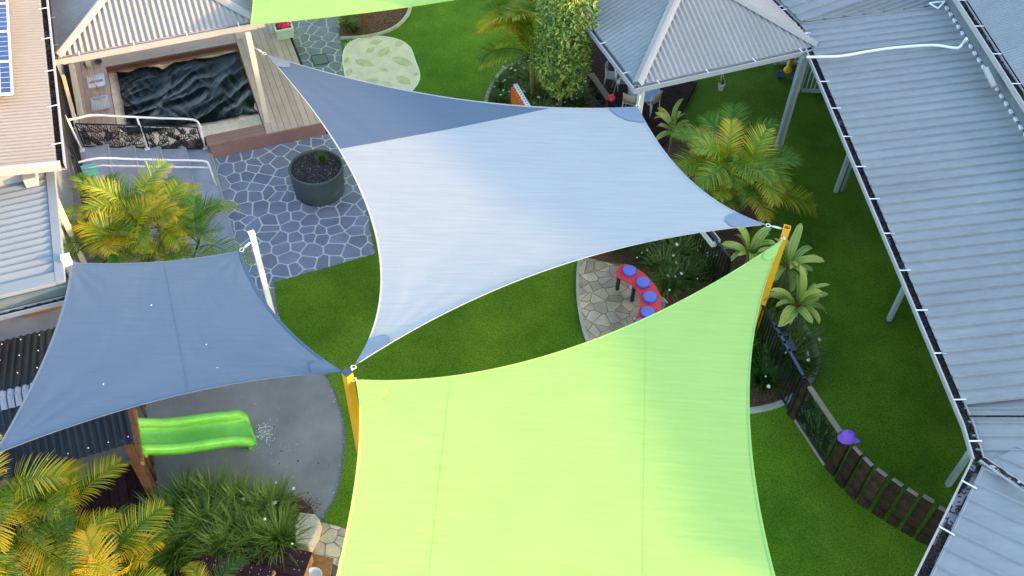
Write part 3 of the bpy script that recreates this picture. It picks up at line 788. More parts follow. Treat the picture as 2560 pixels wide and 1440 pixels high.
gutter(bld, Gc + wnn * .13 + wd * .02, Gc + wnn * .13 + wd * Lw, -wnn, .17, .10, 'gutter', 40, 5, gap=.12)
val = MB()
va, vb = Gc + gn * .08 + Z * .03, P(2600, 1245, VZ + .28)
rows = []
for i in range(25):
    p = lerp(va, vb, i / 24); s_ = (vb - va).normalized().cross(Z)
    rows.append([p + s_ * (w_ + .02 * noise.noise(p * 7)) + Z * (.005 + .02 * noise.noise(p * 15 + V((w_ * 40, 0, 0)))) for w_ in (-.035, -.01, .015, .035)])
val.grid(rows); tag(val.build('leaf_litter', M_['litter'], bld), kind='stuff')
MB().bar(va - Z * .01, vb - Z * .01, .12, .02).build('valley_tray', M_['gutter'], bld)
# top facet, sheets turned to the pavilion's direction
o3 = G0 + gn * .10 + gd * (uA + .02)
adir = math.radians(28)
ra = V((math.cos(adir), math.sin(adir), 0)); rb = V((ra.y, -ra.x, 0))
def facet_sheet(qa, qb, L):
    """one pan of the turned facet: starts on qa-qb, runs up along the pavilion direction"""
    zof = lambda p: V((p.x, p.y, VZ + .045 + VT * (p - o3).dot(A)))
    qa, qb = zof(qa), zof(qb); qc, qd = zof(qb + A * L), zof(qa + A * L)
    sh = MB().add([qa, qb, qc, qd], [(0, 1, 2, 3)])
    e = (qb - qa) * .12; up = Z * .045
    sh.add([qa, qa + e * .3 + up, qa + e + up, qa + e * 1.3, qd, qd + e * .3 + up, qd + e + up, qd + e * 1.3], [(0, 1, 5, 4), (1, 2, 6, 5), (2, 3, 7, 6)])
    sh.build('roof_sheet', M_['roof'], bld)
for k in range(0, 8): facet_sheet(o3 + gn * (k * .42), o3 + gn * ((k + 1) * .42), 3.4)
for k in range(0, 14): facet_sheet(o3 + B * ((k + 1) * .30), o3 + B * (k * .30), 5.0)
gutter(bld, o3 - A * .0 + Z * .02, o3 + B * 4.5 + Z * .02, -A, .14, .10, 'gutter', 60, 4)
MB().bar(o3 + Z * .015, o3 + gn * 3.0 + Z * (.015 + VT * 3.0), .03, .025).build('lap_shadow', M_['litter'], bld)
# wall, upper gutter and upper roof, its unseen ridge shaped to shade the yard
wv = Vmax + .16
wa, wb = G0 + gn * wv - gd * 9, G0 + gn * wv + gd * (Lg + 5)
MB().bar(wa + gn * .1 + Z * (3.02 - VZ - 1.5 + 0), wb + gn * .1 + Z * (3.02 - VZ - 1.5), .2, 3.04).build('wall', M_['wall'], bld)
UZ = 3.42
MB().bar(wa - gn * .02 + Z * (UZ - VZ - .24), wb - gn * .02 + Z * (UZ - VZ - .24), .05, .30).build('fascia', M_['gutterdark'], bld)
gutter(bld, wa + gn * .06 + Z * (UZ - VZ), wb + gn * .06 + Z * (UZ - VZ), -gn, .15, .12, 'gutter', 60, 24)
Lu = (wb - wa).length; RUN = 6.6; UT = .43
corrugate(wa + gn * .08 + Z * (UZ - VZ + .02), gd, gn, UT, [(0, 0), (Lu, 0), (Lu, RUN), (0, RUN)], .076, .010).build('roof_slope', M_['roof'], bld)
ridge = wa + gn * (.08 + RUN) + Z * (UZ - VZ + UT * RUN)
corrugate(ridge + gn * RUN - Z * (UT * RUN), -gd, -gn, UT, [(-Lu, 0), (0, 0), (0, RUN), (-Lu, RUN)], .3, .012).build('roof_slope', M_['roof'], bld)
hipcap(bld, ridge + Z * .03, ridge + gd * Lu + Z * .03)
MB().bar(wa + gn * (2 * RUN) - Z * 1.0, wb + gn * (2 * RUN) - Z * 1.0, .2, 3.2).build('wall', M_['wall'], bld)
for e in (wa, wb):
    MB().add([e + gn * .2 - Z * VZ, e + gn * 2 * RUN - Z * VZ, e + gn * 2 * RUN + Z * (UZ - VZ - .05), e + gn * (.08 + RUN) + Z * (UZ - VZ + UT * RUN - .05), e + gn * .2 + Z * (UZ - VZ - .05)], [(0, 1, 2, 3, 4)]).build('gable_wall', M_['wall'], bld)
# downpipe spreader lying in the upper gutter, white drain pipe over the verandah
sp0, sp1 = P(2464, 172, 3.30), P(2486, 217, 3.25)
MB().tube([sp0, lerp(sp0, sp1, .3), sp1], .055, 12).build('spreader_pipe', M_['gutter'], bld, smooth=True)
dp = [P(2016, 143, 2.70), P(2050, 142, 2.72), P(2105, 140, 2.76), P(2180, 127, 2.83), P(2240, 119, 2.90), P(2330, 113, 3.0), P(2380, 119, 3.08), P(2397, 119, 3.12), P(2408, 108, 3.2), P(2416, 96, 3.36)]
dpo = MB().tube(smooth_poly(dp, 4, False), .028, 8).build('drain_pipe', M_['whitepost'], None, smooth=True)
tag(dpo, 'thin white drain pipe lying across the ribbed verandah roof', 'pipe')
br = thing('roof_bracket', 'small white metal bracket at the top end of the verandah roof', 'bracket', P(2335, 10, 3.05))
c = P(2335, 8, 3.1)
MB().bar(c - gn * .1, c + gn * .22 + Z * .05, .03, .02).build('arm', M_['strap'], br)
MB().bar(c - gn * .1, c + gd * .2 + gn * .02, .03, .02).build('arm', M_['strap'], br)
MB().bar(c + gd * .2 + gn * .02, c + gn * .22 + Z * .05, .03, .02).build('arm', M_['strap'], br)
# verandah posts
for (x, y, pair) in [(2089, 480, True), (2222, 800, False), (2369, 1213, False)]:
    b = P(x, y, 0.02)
    MB().bar(b, b + Z * 2.62, .085, .085, gn).build('post', M_['greypost'], bld, bevel=.008)
    if pair: MB().tube([b + gn * .13 + Z * .02, b + gn * .13 + Z * 2.6], .035, 8).build('downpipe', M_['greypost'], bld, smooth=True)
MB().bar(P(2089, 480, 2.5) * 1, P(2369, 1213, 2.5), .08, .14).build('beam', M_['greypost'], bld) if False else None
# batten screen beyond the posts
for (pa, pb2, lbl) in [(P(2003, 229, .05), P(2075, 232, .05), 'grey batten screen under the verandah beside the twin post'), (P(1945, 160, .05), P(1995, 160, .05), 'grey batten screen behind the ride-on toy')]:
    f = thing('batten_screen', lbl, 'screen', (pa + pb2) / 2)
    d_ = (pb2 - pa).normalized(); L_ = (pb2 - pa).length
    n_ = int(L_ / .09)
    for k in range(n_ + 1):
        MB().bar(pa + d_ * (L_ * k / n_) + Z * .08, pa + d_ * (L_ * k / n_) + Z * 1.1, .045, .02, d_).build('batten', M_['greypost'], f)
    MB().bar(pa + Z * .04, pb2 + Z * .04, .06, .07).build('bottom_rail', M_['greypost'], f)
    MB().bar(pa + Z * 1.1, pb2 + Z * 1.1, .06, .05).build('top_rail', M_['greypost'], f)
    MB().bar(pa - d_ * .07, pa - d_ * .07 + Z * 1.25, .09, .05, d_).build('post', M_['greypost'], f)

# ------------------------------------------------------------------ left hand building
LZ = 3.4
Lc = P(158, 404, LZ)                                    # lower right roof corner
lb = thing('house', 'left building with fine corrugated pale roof, solar panels and gutter', 'building', V((Lc.x, Lc.y, 0)))
corrugate(Lc - A * .10, B, -A, .15, [(0, 0), (11, 0), (11, 6), (0, 6)], .095, .011).build('roof_slope', M_['leftroof'], lb)
gutter(lb, Lc - A * .13 - B * .05, Lc - A * .13 + B * 11, A, .14, .12, 'gutter', 70, 10)
MB().bar(Lc - A * .05 - B * .05 - Z * .03, Lc - A * 6 - B * .05 + Z * (.87), .10, .14).build('barge', M_['gutter'], lb)
MB().bar(Lc - A * .6 - Z * 1.7, Lc - A * .6 + B * 11 - Z * 1.7, .2, 3.0).build('wall', M_['wall'], lb)
MB().bar(Lc - A * .6 + B * .3 - Z * 1.7, Lc - A * 6 + B * .3 - Z * 1.7, .2, 3.0).build('wall', M_['wall'], lb)
# solar panels
def solar_mat():
    m = bpy.data.materials.new('solar_cells'); m.use_nodes = True; N = m.node_tree.nodes; L = m.node_tree.links; b = N['Principled BSDF']
    b.inputs['Roughness'].default_value = .15; b.inputs['Coat Weight'].default_value = .5
    tc = N.new('ShaderNodeTexCoord'); br = N.new('ShaderNodeTexBrick'); br.offset = 0; br.inputs['Scale'].default_value = 1.0
    br.inputs['Brick Width'].default_value = .16; br.inputs['Row Height'].default_value = .16; br.inputs['Mortar Size'].default_value = .006
    br.inputs['Color1'].default_value = (.015, .03, .12, 1); br.inputs['Color2'].default_value = (.02, .04, .16, 1); br.inputs['Mortar'].default_value = (.5, .52, .56, 1)
    L.new(tc.outputs['Object'], br.inputs['Vector']); L.new(br.outputs[0], b.inputs['Base Color']); return m
M_['solar'] = solar_mat()
slope_n = (Z + A * .15).normalized(); slope_a = (A - Z * .15).normalized()
s_c = P(31, 234, LZ + .32)
for k in range(4):
    o_ = s_c + B * (k * 1.01) + Z * .0
    pn = thing('solar_panel', ['solar panel nearest the stairs, its lower end clear of the others', 'second solar panel up from the stairs', 'third solar panel up from the stairs', 'solar panel cut off by the top of the picture'][k], 'solar panel', o_, 'solar panels on the left roof')
    cc = o_ - slope_a * .82 + B * .49
    me = MB(); me.box(V((0, 0, 0)), (1.64, .98, .03)); msh = me.mesh('cells'); msh.materials.append(M_['solar'])
    po = inst('cells', msh, pn, cc); rotm = Matrix((slope_a, B, slope_n)).transposed(); po.rotation_euler = rotm.to_euler()
    fr = MB()
    for (p, q) in [((-.82, -.49), (.82, -.49)), ((-.82, .49), (.82, .49)), ((-.82, -.49), (-.82, .49)), ((.82, -.49), (.82, .49))]:
        fr.bar(cc + slope_a * p[0] + B * p[1], cc + slope_a * q[0] + B * q[1], .03, .045, slope_n)
    fr.build('frame', M_['solarframe'], pn)
# louvred awning below the roof
AZ = 3.0
M_['awn'] = mat('awning_paint', (.19, .22, .24), .5, .05, 2)
aw = thing('louvred_awning', 'blue-grey louvred awning with horizontal slats below the left roof', 'awning', P(150, 690, .75))
a1, a0 = P(150, 418, AZ), P(163, 706, AZ)
awL = (a1 - a0).length
MB().bar(a0 - A * .06, a0 - A * .06 + B * awL, .14, .10).build('frame', M_['awn'], aw, bevel=.006)
for (b_, w_) in [(.12, .24), (awL - .05, .12)]:
    MB().bar(a0 - A * .10 + B * b_, a0 - A * 5 + B * b_, w_, .09).build('frame', M_['awn'], aw, bevel=.006)
ns = 15
for k in range(ns):
    b_ = .28 + (awL - .42) * (k + .5) / ns
    p = a0 - A * .14 + B * b_ + Z * .01
    ud = (B * .96 + Z * .30).normalized()
    MB().box(p - A * 2.4, (4.8, .17, .014), A, ud, A.cross(ud)).build('slat', M_['awn'], aw)
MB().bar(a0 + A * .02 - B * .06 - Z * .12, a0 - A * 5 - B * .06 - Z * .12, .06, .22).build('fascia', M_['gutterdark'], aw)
gutter(aw, a0 + A * .05 - B * .12 - Z * .16, a0 - A * 5 - B * .12 - Z * .16, -B, .10, .08, 'gutter', 30, 0)
for b_ in (.2, awL - .2): MB().bar(a0 - A * .15 + B * b_ - Z * 2.2, a0 - A * .15 + B * b_ - Z * .06, .09, .09, A).build('post', M_['cream'], aw)
tb_ = P(125, 760, .75)
bx = thing('timber_box', 'small timber garden box with a strip of green turf under the left awning', 'planter box', tb_)
for (o_, s_) in [(-B * .16, (.85, .05, .26)), (B * .16, (.85, .05, .26))]: MB().box(tb_ + o_ + Z * .13, s_, A, B, Z).build('side', M_['timberorange'], bx, bevel=.005)
for o_ in (-A * .40, A * .40): MB().box(tb_ + o_ + Z * .125, (.05, .27, .25), A, B, Z).build('end', M_['timber'], bx)
MB().box(tb_ + Z * .12, (.75, .27, .22), A, B, Z).build('turf_fill', M_['turf'], bx)

# ================================================================== SAIL POSTS AND SHADE SAILS
def square_post(name, label, top, w, m, capm=None, group=None, lean=V((0, 0, 0)), az=0.0, hollow=False):
    t = thing(name, label, 'post', V((top.x, top.y, 0)) + lean, group)
    ax = V((math.cos(az), math.sin(az), 0)); b = V((top.x, top.y, 0)) + lean
    d = (top - b).normalized(); sx = (ax - d * ax.dot(d)).normalized(); sy = d.cross(sx)
    if hollow:
        mb = MB()
        for s_, q in ((sx, sy), (-sx, sy), (sy, sx), (-sy, sx)):
            mb.box((b + top) / 2 + s_ * (w / 2 - .006), (.012, w if q is sy else w - .025, (top - b).length), s_, q, d)
        mb.build('shaft', M_[m], t)
    else:
        MB().box((b + top) / 2, (w, w, (top - b).length), sx, sy, d).build('shaft', M_[m], t, bevel=.008)
    if capm: MB().box(top + d * .008, (w + .012, w + .012, .018), sx, sy, d).build('cap', M_[capm], t)
    MB().box(b + Z * .04, (w * 2.0, w * 2.0, .025), sx, sy, Z).build('base_plate', M_[m], t)
    return t
Y1 = P(868, 931, 3.6); Y2 = P(1968, 568, 3.0); W1 = P(163, 643, 3.1); W2 = P(629, 583, 3.0)
square_post('sail_post', 'yellow sail post with dark cap where three sails meet', Y1, .11, 'yellow', 'bluegrey', az=math.radians(-42))
square_post('sail_post', 'open-topped yellow sail post between the cordylines', Y2, .115, 'yellow', None, az=math.radians(-18), hollow=True)
square_post('sail_post', 'white sail post beside the left awning', W1, .12, 'whitepost', 'whitepost', az=TH)
square_post('sail_post', 'tall white sail post on the crazy paving', W2, .09, 'whitepost', 'whitepost', az=TH + .1)

def fabric(name, col, trans, var=.05, stretch=(1, 14, 1), rough=.75, col2=None):
    m = mat(name, col, rough, var, 1.3, trans=trans, stretch=stretch, bump=.15, bscale=40, col2=col2, spec=.2, fine=.035, fscale=30)
    return m
M_['sailwhite'] = fabric('sail_silver', (.47, .50, .525), .32, .08)
M_['saildark'] = fabric('sail_steel_blue', (.122, .178, .262), .30, .04)
M_['sailblue'] = fabric('sail_slate_blue', (.122, .180, .262), .30, .05)
M_['saillime'] = fabric('sail_lime', (.43, .68, .19), .40, .04, col2=(.45, .70, .205))
M_['patch'] = mat('sail_patch', (.16, .21, .28), .8, .08, 8)
M_['limehem'] = mat('sail_lime_hem', (.33, .58, .10), .7, .05, 4, trans=.2)

class Sail:
    def __init__(s, C, mids):
        s.C = C; s.m = mids                       # corners c00 c10 c11 c01 as (px,py,z); edge midpoints px for top,right,bottom,left
        s.w = [P(*c) for c in C]
        s.mw = []
        for (a, b), m in zip(((0, 1), (1, 2), (3, 2), (0, 3)), mids):
            s.mw.append(P(m[0], m[1], (C[a][2] + C[b][2]) / 2 + (m[2] if len(m) > 2 else 0)))
    def edge(s, k, t):
        a, b = ((0, 1), (1, 2), (3, 2), (0, 3))[k]; p, q, m = s.w[a], s.w[b], s.mw[k]
        c = m * 2 - (p + q) / 2
        return p * (1 - t) ** 2 + c * (2 * t * (1 - t)) + q * t * t
    def S(s, u, v):
        w = s.w
        return (s.edge(0, u) * (1 - v) + s.edge(2, u) * v + s.edge(3, v) * (1 - u) + s.edge(1, v) * u
                - (w[0] * (1 - u) * (1 - v) + w[1] * u * (1 - v) + w[2] * u * v + w[3] * (1 - u) * v))
    def N(s, u, v):
        e = .01; a = s.S(min(u + e, 1), v) - s.S(max(u - e, 0), v); b = s.S(u, min(v + e, 1)) - s.S(u, max(v - e, 0))
        n = a.cross(b).normalized(); return n if n.z > 0 else -n
def make_sail(name, label, S, panels, seams, hem, patch, n=64, hemw=.03, patches=(0, 1, 2, 3), pr=.10):
    t = thing(name, label, 'shade sail', V((sum(p.x for p in S.w) / 4, sum(p.y for p in S.w) / 4, 0)))
    bm = bmesh.new(); bmesh.ops.create_grid(bm, x_segments=n, y_segments=n, size=.5)
    for v in bm.verts:
        qx, qy = v.co.x + .5, v.co.y + .5; ee = min(qx, 1 - qx, qy, 1 - qy)
        v.co = S.S(qx, qy) + Z * (.010 * noise.noise(V((qx * 5, qy * 5, 1.7))) * min(1, ee * 8) + .0025 * noise.noise(V((qx * 40, qy * 9, 4))))
        for cu, cv in ((0, 0), (1, 0), (1, 1), (0, 1)):        # tension folds fanning out of each corner
            du, dv = abs(qx - cu), abs(qy - cv); rr_ = math.hypot(du, dv); an_ = math.atan2(dv, du)
            if rr_ > .02: v.co.z += .010 * math.sin(an_ * 15 + cu * 2 + cv) * math.exp(-rr_ * 7) * min(1, ee * 25)
    sides = []
    for (a, b) in seams:                       # straight cuts in plan between two points of the edge
        pa, pb = S.S(*a), S.S(*b); d = V((pb.x - pa.x, pb.y - pa.y, 0)).normalized(); nn = V((-d.y, d.x, 0)); sides.append((pa, nn))
        bmesh.ops.bisect_plane(bm, geom=bm.verts[:] + bm.edges[:] + bm.faces[:], plane_co=pa, plane_no=nn, dist=1e-5)
    fs = [(f.calc_center_median(), [v.co.copy() for v in f.verts]) for f in bm.faces]
    for pnl, matn, test in panels:
        mb = MB(); idx = {}
        for c, vsx in fs:
            if not test([(c - p).dot(q) > 0 for p, q in sides]): continue
            f = []
            for q in vsx:
                k = (round(q.x, 4), round(q.y, 4), round(q.z, 4))
                if k not in idx: idx[k] = len(mb.v); mb.v.append(q)
                f.append(idx[k])
            mb.f.append(tuple(f))
        mb.build(pnl, M_[matn], t, smooth=True)
    for pa, nn in sides:
        on = sorted([v.co.copy() for v in bm.verts if abs((v.co - pa).dot(nn)) < 2e-4], key=lambda q: q.dot(nn.cross(Z)))
        MB().grid([[q - nn * .004 + Z * .003, q + nn * .004 + Z * .003] for q in on]).build('seam', M_[hem], t)
    bm.free()
    dr_ = MB(); rnd = random.Random(len(name) + int(S.w[0].x * 100))
    for _ in range(4):
        u_, v_ = rnd.uniform(.1, .9), rnd.uniform(.1, .9); q = S.S(u_, v_) + Z * .012; rd = rnd.uniform(.006, .013)
        dr_.sheet([q + V((math.cos(k_) * rd * rnd.uniform(.5, 1.3), math.sin(k_) * rd * rnd.uniform(.5, 1.3), 0)) for k_ in range(6)], q.z)
    tag(dr_.build('droppings', M_['chalk'], t), kind='stuff')
    for k in range(4):
        rows = []
        for i in range(49):
            tt = .012 + .976 * i / 48; p = S.edge(k, tt); uv = ((tt, 0), (1, tt), (tt, 1), (0, tt))[k]
            ins = ((0, 1), (-1, 0), (0, -1), (1, 0))[k]; q = S.S(uv[0] + ins[0] * .02, uv[1] + ins[1] * .02); d = (q - p).normalized(); nn = S.N(*uv)
            rows.append([p - nn * .004 - d * .004, p - d * .006 + nn * .012, p + d * hemw + nn * .004])
        MB().grid(rows).build('hem', M_[hem], t)
    for k in patches:
        cu, cv = ((0, 0), (1, 0), (1, 1), (0, 1))[k]; su, sv = (1 if cu == 0 else -1), (1 if cv == 0 else -1)
        lu = (S.S(cu + su * .1, cv) - S.S(cu, cv)).length / .1; lv = (S.S(cu, cv + sv * .1) - S.S(cu, cv)).length / .1
        R_ = pr * 8; rows = []
        for i in range(8):
            r = R_ * i / 7
            rows.append([S.S(cu + su * min(.98, r * math.cos(a * math.pi / 24) / lu), cv + sv * min(.98, r * math.sin(a * math.pi / 24) / lv)) + Z * .014 for a in range(13)])
        MB().grid(rows).build('corner_patch', M_[patch], t, smooth=True)
    return t
def hardware(t, a, b):
    """corner ring, shackle and turnbuckle between sail corner a and anchor b"""
    d = (b - a); L = d.length; d.normalize()
    s = d.cross(Z).normalized()
    ring = [a + d * .035 + (d * math.cos(k * math.pi / 6) + s * math.sin(k * math.pi / 6)) * .035 for k in range(13)]
    MB().tube(ring, .008, 6, False).build('corner_ring', M_['strap'], t, smooth=True)
    if L > .12:
        MB().tube([a + d * .06, b], .009, 6).build('tension_cable', M_['strap'], t, smooth=True)
        MB().tube([lerp(a, b, .35), lerp(a, b, .75)], .018, 8).build('turnbuckle', M_['strap'], t, smooth=True)
# silver sail with steel-blue corner panel
s1 = Sail([(664, 136, 2.25), (1594, 268, 2.35), (1915, 562, 2.95), (887, 914, 3.5)], [(1132, 246), (1722, 448), (1400, 664), (918, 520)])
sA, sB = (.0, .315), (.765, .0)
t1 = make_sail('shade_sail', 'large silver shade sail with a steel-blue corner panel', s1, [('blue_panel', 'saildark', lambda q: q[0]), ('silver_panel', 'sailwhite', lambda q: not q[0])], [(sA, sB)], 'sailwhite', 'patch', pr=.07)
hardware(t1, s1.w[0], V((gz_base.x, gz_base.y, 2.30)) + A * .06)
hardware(t1, s1.w[1], V((pvp.x, pvp.y, 2.36)))
hardware(t1, s1.w[2], Y2 - Z * .06)
hardware(t1, s1.w[3], Y1 - Z * .05)
# lime sail in the foreground
s2 = Sail([(889, 950, 3.45), (1958, 598, 2.85), (2040, 1760, 3.3), (745, 1800, 3.7)], [(1440, 866), (1873, 1035), (1400, 1740), (884, 1230)])
t2 = make_sail('shade_sail', 'big lime green shade sail filling the foreground', s2, [('fabric', 'saillime', lambda q: True)], [((.22, 0), (.22, 1)), ((.66, 0), (.66, 1))], 'saillime', 'saillime', pr=.06, patches=(0, 1))
hardware(t2, s2.w[0], Y1 - Z * .18 + A * .05)
hardware(t2, s2.w[1], Y2 - Z * .2)
# slate blue sail on the left
s3 = Sail([(178, 657, 2.95), (600, 628, 2.75), (858, 931, 3.5), (-14, 1136, 3.35)], [(392, 656), (690, 790), (455, 986), (130, 850)])
t3 = make_sail('shade_sail', 'slate blue shade sail over the cubby house', s3, [('fabric', 'sailblue', lambda q: True)], [((.54, 0), (.52, 1))], 'sailblue', 'sailblue', pr=.05, patches=(2,))
hardware(t3, s3.w[0], W1 - Z * .06)
hardware(t3, s3.w[1], W2 - Z * .15)
hardware(t3, s3.w[2], Y1 - Z * .05)
# lime sail at the top of the picture
s4 = Sail([(560, -420, 3.0), (1500, -420, 3.2), (*proj(pcorr[3] - A * .25), PZ), (626, 62, 3.1)], [(1060, -380), (1430, -230), (1060, 12, .1), (622, -150)])
t4 = make_sail('shade_sail', 'lime green shade sail along the top edge beside the gazebo', s4, [('fabric', 'saillime', lambda q: True)], [], 'limehem', 'saillime', pr=.06, patches=())
wall_a = V((gz_base.x, gz_base.y, 2.5))
for (i, nm) in ((0, 'far left corner'), (1, 'far right corner')):
    square_post('sail_post', 'white post carrying the %s of the top lime sail' % nm, s4.w[i] + Z * .05 + A * (.1 if i else -.1), .12, 'whitepost', 'whitepost', az=TH)
for (i, nm) in ((2, 'right'), (3, 'left')):
    square_post('sail_post', 'yellow post carrying the near %s corner of the big lime sail' % nm, s2.w[i] + Z * .1, .14, 'yellow', 'bluegrey')
hardware(t4, s4.w[2], pcorr[3])
square_post('sail_post', 'white post carrying the far left corner of the slate blue sail', s3.w[3] + Z * .05 - A * 1.3, .12, 'whitepost', 'whitepost', az=TH)

# ================================================================== THINGS
# big round planter
pc = P(800, 476, .018)
pl_ = thing('round_planter', 'large round dark green planter full of dark soil on the crazy paving', 'planter', pc)
MB().lathe([(.50, 0), (.525, .02), (.545, .3), (.565, .60), (.575, .655), (.565, .675), (.535, .675), (.525, .66), (.52, .56)], pc, 64, cap_bot=True).build('pot', M_['planter'], pl_, smooth=True)
rr = random.Random(3)
so = MB(); rows = []
for i in range(12):
    rad = .001 + .52 * i / 11
    rows.append([pc + V((rad * math.cos(k * math.pi / 24), rad * math.sin(k * math.pi / 24), .60 + .02 * noise.noise(V((rad * math.cos(k * math.pi / 24) * 14, rad * math.sin(k * math.pi / 24) * 14, 2))) * min(1, (11 - i) / 2))) for k in range(48)])
so.grid(rows, True)
for _ in range(900):
    a_, r_ = rr.uniform(0, 6.283), .5 * math.sqrt(rr.random()); s_ = rr.uniform(.006, .018); p = pc + V((r_ * math.cos(a_), r_ * math.sin(a_), .615))
    so.box(p, (s_, s_ * 1.5, s_ * .7), V((math.cos(a_ * 5), math.sin(a_ * 5), .2)).normalized(), V((-math.sin(a_ * 5), math.cos(a_ * 5), 0)), Z)
tag(so.build('soil', M_['potsoil'], pl_), kind='stuff')
peb = MB()
for _ in range(160):
    a_, r_ = rr.uniform(0, 6.283), .5 * math.sqrt(rr.random()); s_ = rr.uniform(.004, .010); peb.ball(pc + V((r_ * math.cos(a_), r_ * math.sin(a_), .622)), s_, 6)
tag(peb.build('pebbles', M_['kerb'], pl_), kind='stuff')
sproutpos = pc + V((.12, .18, .60))

# slide
def slide():
    a0_, a1_ = P(352, 1098, 1.02), P(634, 1084, .16)
    base = V((a1_.x, a1_.y, 0)); t = thing('play_slide', 'lime green plastic wavy slide running out of the cubby house', 'slide', base)
    hd = V((a1_.x - a0_.x, a1_.y - a0_.y, 0)); L = hd.length; hd.normalize(); sdv = V((-hd.y, hd.x, 0)); W = .235
    rows = []; n = 40
    for i in range(n + 1):
        s = i / n
        z = 1.02 - .86 * (s * .92 + .055 * math.sin(s * 2 * math.pi * 1.5)) if s < .86 else None
        zz = 1.0 - .82 * (s ** 1.0) - .05 * math.sin(s * 6.0) + (.10 * ((s - .82) / .18) ** 2 if s > .82 else 0)
        c_ = V((a0_.x, a0_.y, 0)) + hd * (L * s)
        fl = 1 + (.14 * max(0, (s - .80) / .20)) - (.22 * max(0, (s - .93) / .07) ** 2)
        lip = 1 - max(0, (s - .88) / .12) ** 1.6
        prof = [(-W - .085, .03), (-W - .09, .13), (-W - .065, .20), (-W - .02, .215), (-W + .015, .19), (-W + .03, .09), (-W + .07, .02), (-.08, 0), (.08, 0), (W - .07, .02), (W - .03, .09), (W - .015, .19), (W + .02, .215), (W + .065, .20), (W + .09, .13), (W + .085, .03)]
        rows.append([c_ + sdv * (x * fl) + Z * (zz + y * (.25 + .75 * lip)) for x, y in prof])
    o = MB().grid(rows).build('chute', M_['slide'], t, smooth=True)
    so_ = o.modifiers.new('solid', 'SOLIDIFY'); so_.thickness = .012
    MB().box(a0_ + hd * .02 + Z * .06, (.05, .72, .2), hd, sdv, Z).build('flange', M_['slide'], t, bevel=.02)
    MB().box(V((a1_.x, a1_.y, .09)) - hd * .12, (.08, .4, .16), hd, sdv, Z).build('foot', M_['slide'], t, bevel=.02)
slide()

# cubby house
CE = P(335, 1107, 1.9)                                   # lower right eave corner
cb = thing('cubby_house', 'timber cubby house with black corrugated gable roof and pale ridge strip', 'cubby house', V((CE.x, CE.y, 0)))
RZ, d1, d2 = 2.28, 1.18, 1.50
Lr = 3.2
corrugate(CE, -A, B, (RZ - 1.9) / d1, [(0, 0), (Lr, 0), (Lr, d1), (0, d1)], .105, .014).build('roof_slope', M_['cubbyroof'], cb)
Rr = CE + B * d1 + Z * (RZ - 1.9)
corrugate(Rr + B * d2 - Z * (RZ - 1.9), A, -B, (RZ - 1.9) / d2, [(-Lr, 0), (0, 0), (0, d2), (-Lr, d2)], .105, .014).build('roof_slope', M_['cubbyroof'], cb)
corrugate(Rr - B * .20 + A * .02 - Z * (.20 * (RZ - 1.9) / d1 - .012), -A, B, (RZ - 1.9) / d1, [(0, 0), (Lr, 0), (Lr, .2), (0, .2)], .105, .014).build('ridge_cap', M_['ridgecap'], cb)
M_['ridgecap2'] = mat('ridge_flashing', (.30, .33, .38), .45, .1, 4)
corrugate(Rr + A * .02 + Z * .012, -A, B, -(RZ - 1.9) / d2, [(0, 0), (Lr, 0), (Lr, .14), (0, .14)], .105, .014).build('ridge_cap', M_['ridgecap2'], cb)
for (o_, tp_) in [(CE, Rr), (Rr + B * d2 - Z * (RZ - 1.9), Rr)]:
    MB().bar(o_ + A * .03 - Z * .04, tp_ + A * .03 - Z * .04, .04, .15).build('barge_board', M_['timber'], cb)
for k in range(22):
    for (o_, vv, tt, dd) in [(CE, B, (RZ - 1.9) / d1, (.10, .62)), (Rr + B * d2 - Z * (RZ - 1.9), -B, (RZ - 1.9) / d2, (.12, .55, 1.0))]:
        for q in dd:
            if k % 2: continue
            MB().ball(o_ - A * (.06 + k * .14) + vv * q + Z * (q * tt + .018), .010, 8).build('roof_screw', M_['whiteplastic'], cb)
for (a_, b_) in [(.12, .12), (.12, d1 + d2 - .12), (1.6, .12), (2.9, .12), (2.9, d1 + d2 - .12), (1.6, d1 + d2 - .12)]:
    p = V((CE.x, CE.y, 0)) - A * a_ + B * b_
    MB().bar(p + Z * .03, p + Z * 1.92, .10, .10, A).build('post', M_['timber'], cb)
q0 = V((CE.x, CE.y, 0))
for k in range(18):                                     # raised platform boards
    MB().box(q0 - A * (.15 + k * .155 + .07) + B * (d1 + .62) + Z * .93, (.147, 1.7, .03), A, B, Z).build('floor_board', M_['darkdeck'], cb)
for k in range(14):                                      # back wall planks
    MB().box(q0 - A * 1.5 + B * (d1 + d2 - .06) + Z * (.2 + k * .118), (2.9, .025, .11), A, B, Z).build('wall_plank', M_['timber'], cb)
for k in range(8):                                       # right side planks beside the slide
    if k in (3, 4): continue
    MB().box(q0 - A * .07 + B * (.25 + k * .31) + Z * .85, (.03, .15, 1.5), A, B, Z).build('side_plank', M_['timber'], cb)
MB().bar(q0 - A * .05 + B * .1 + Z * 1.2, q0 - A * .05 + B * 1.15 + Z * 1.2, .05, .09).build('rail', M_['timberorange'], cb)
pb0 = P(384, 1243, 0)
MB().bar(pb0 + Z * .04, pb0 + Z * 1.28, .14, .11, A).build('newel_post', M_['timberorange'], cb, bevel=.006)
MB().bar(pb0 + B * .16 + A * .02 + Z * .04, pb0 + B * .16 + A * .02 + Z * 1.25, .05, .09, A).build('slat', M_['timber'], cb)
MB().bar(pb0 + B * .30 + A * .03 + Z * .04, pb0 + B * .30 + A * .03 + Z * 1.22, .05, .09, A).build('slat', M_['timber'], cb)
MB().bar(pb0 + Z * 1.2, pb0 + B * .9 + Z * 1.2, .05, .10).build('rail', M_['timber'], cb)

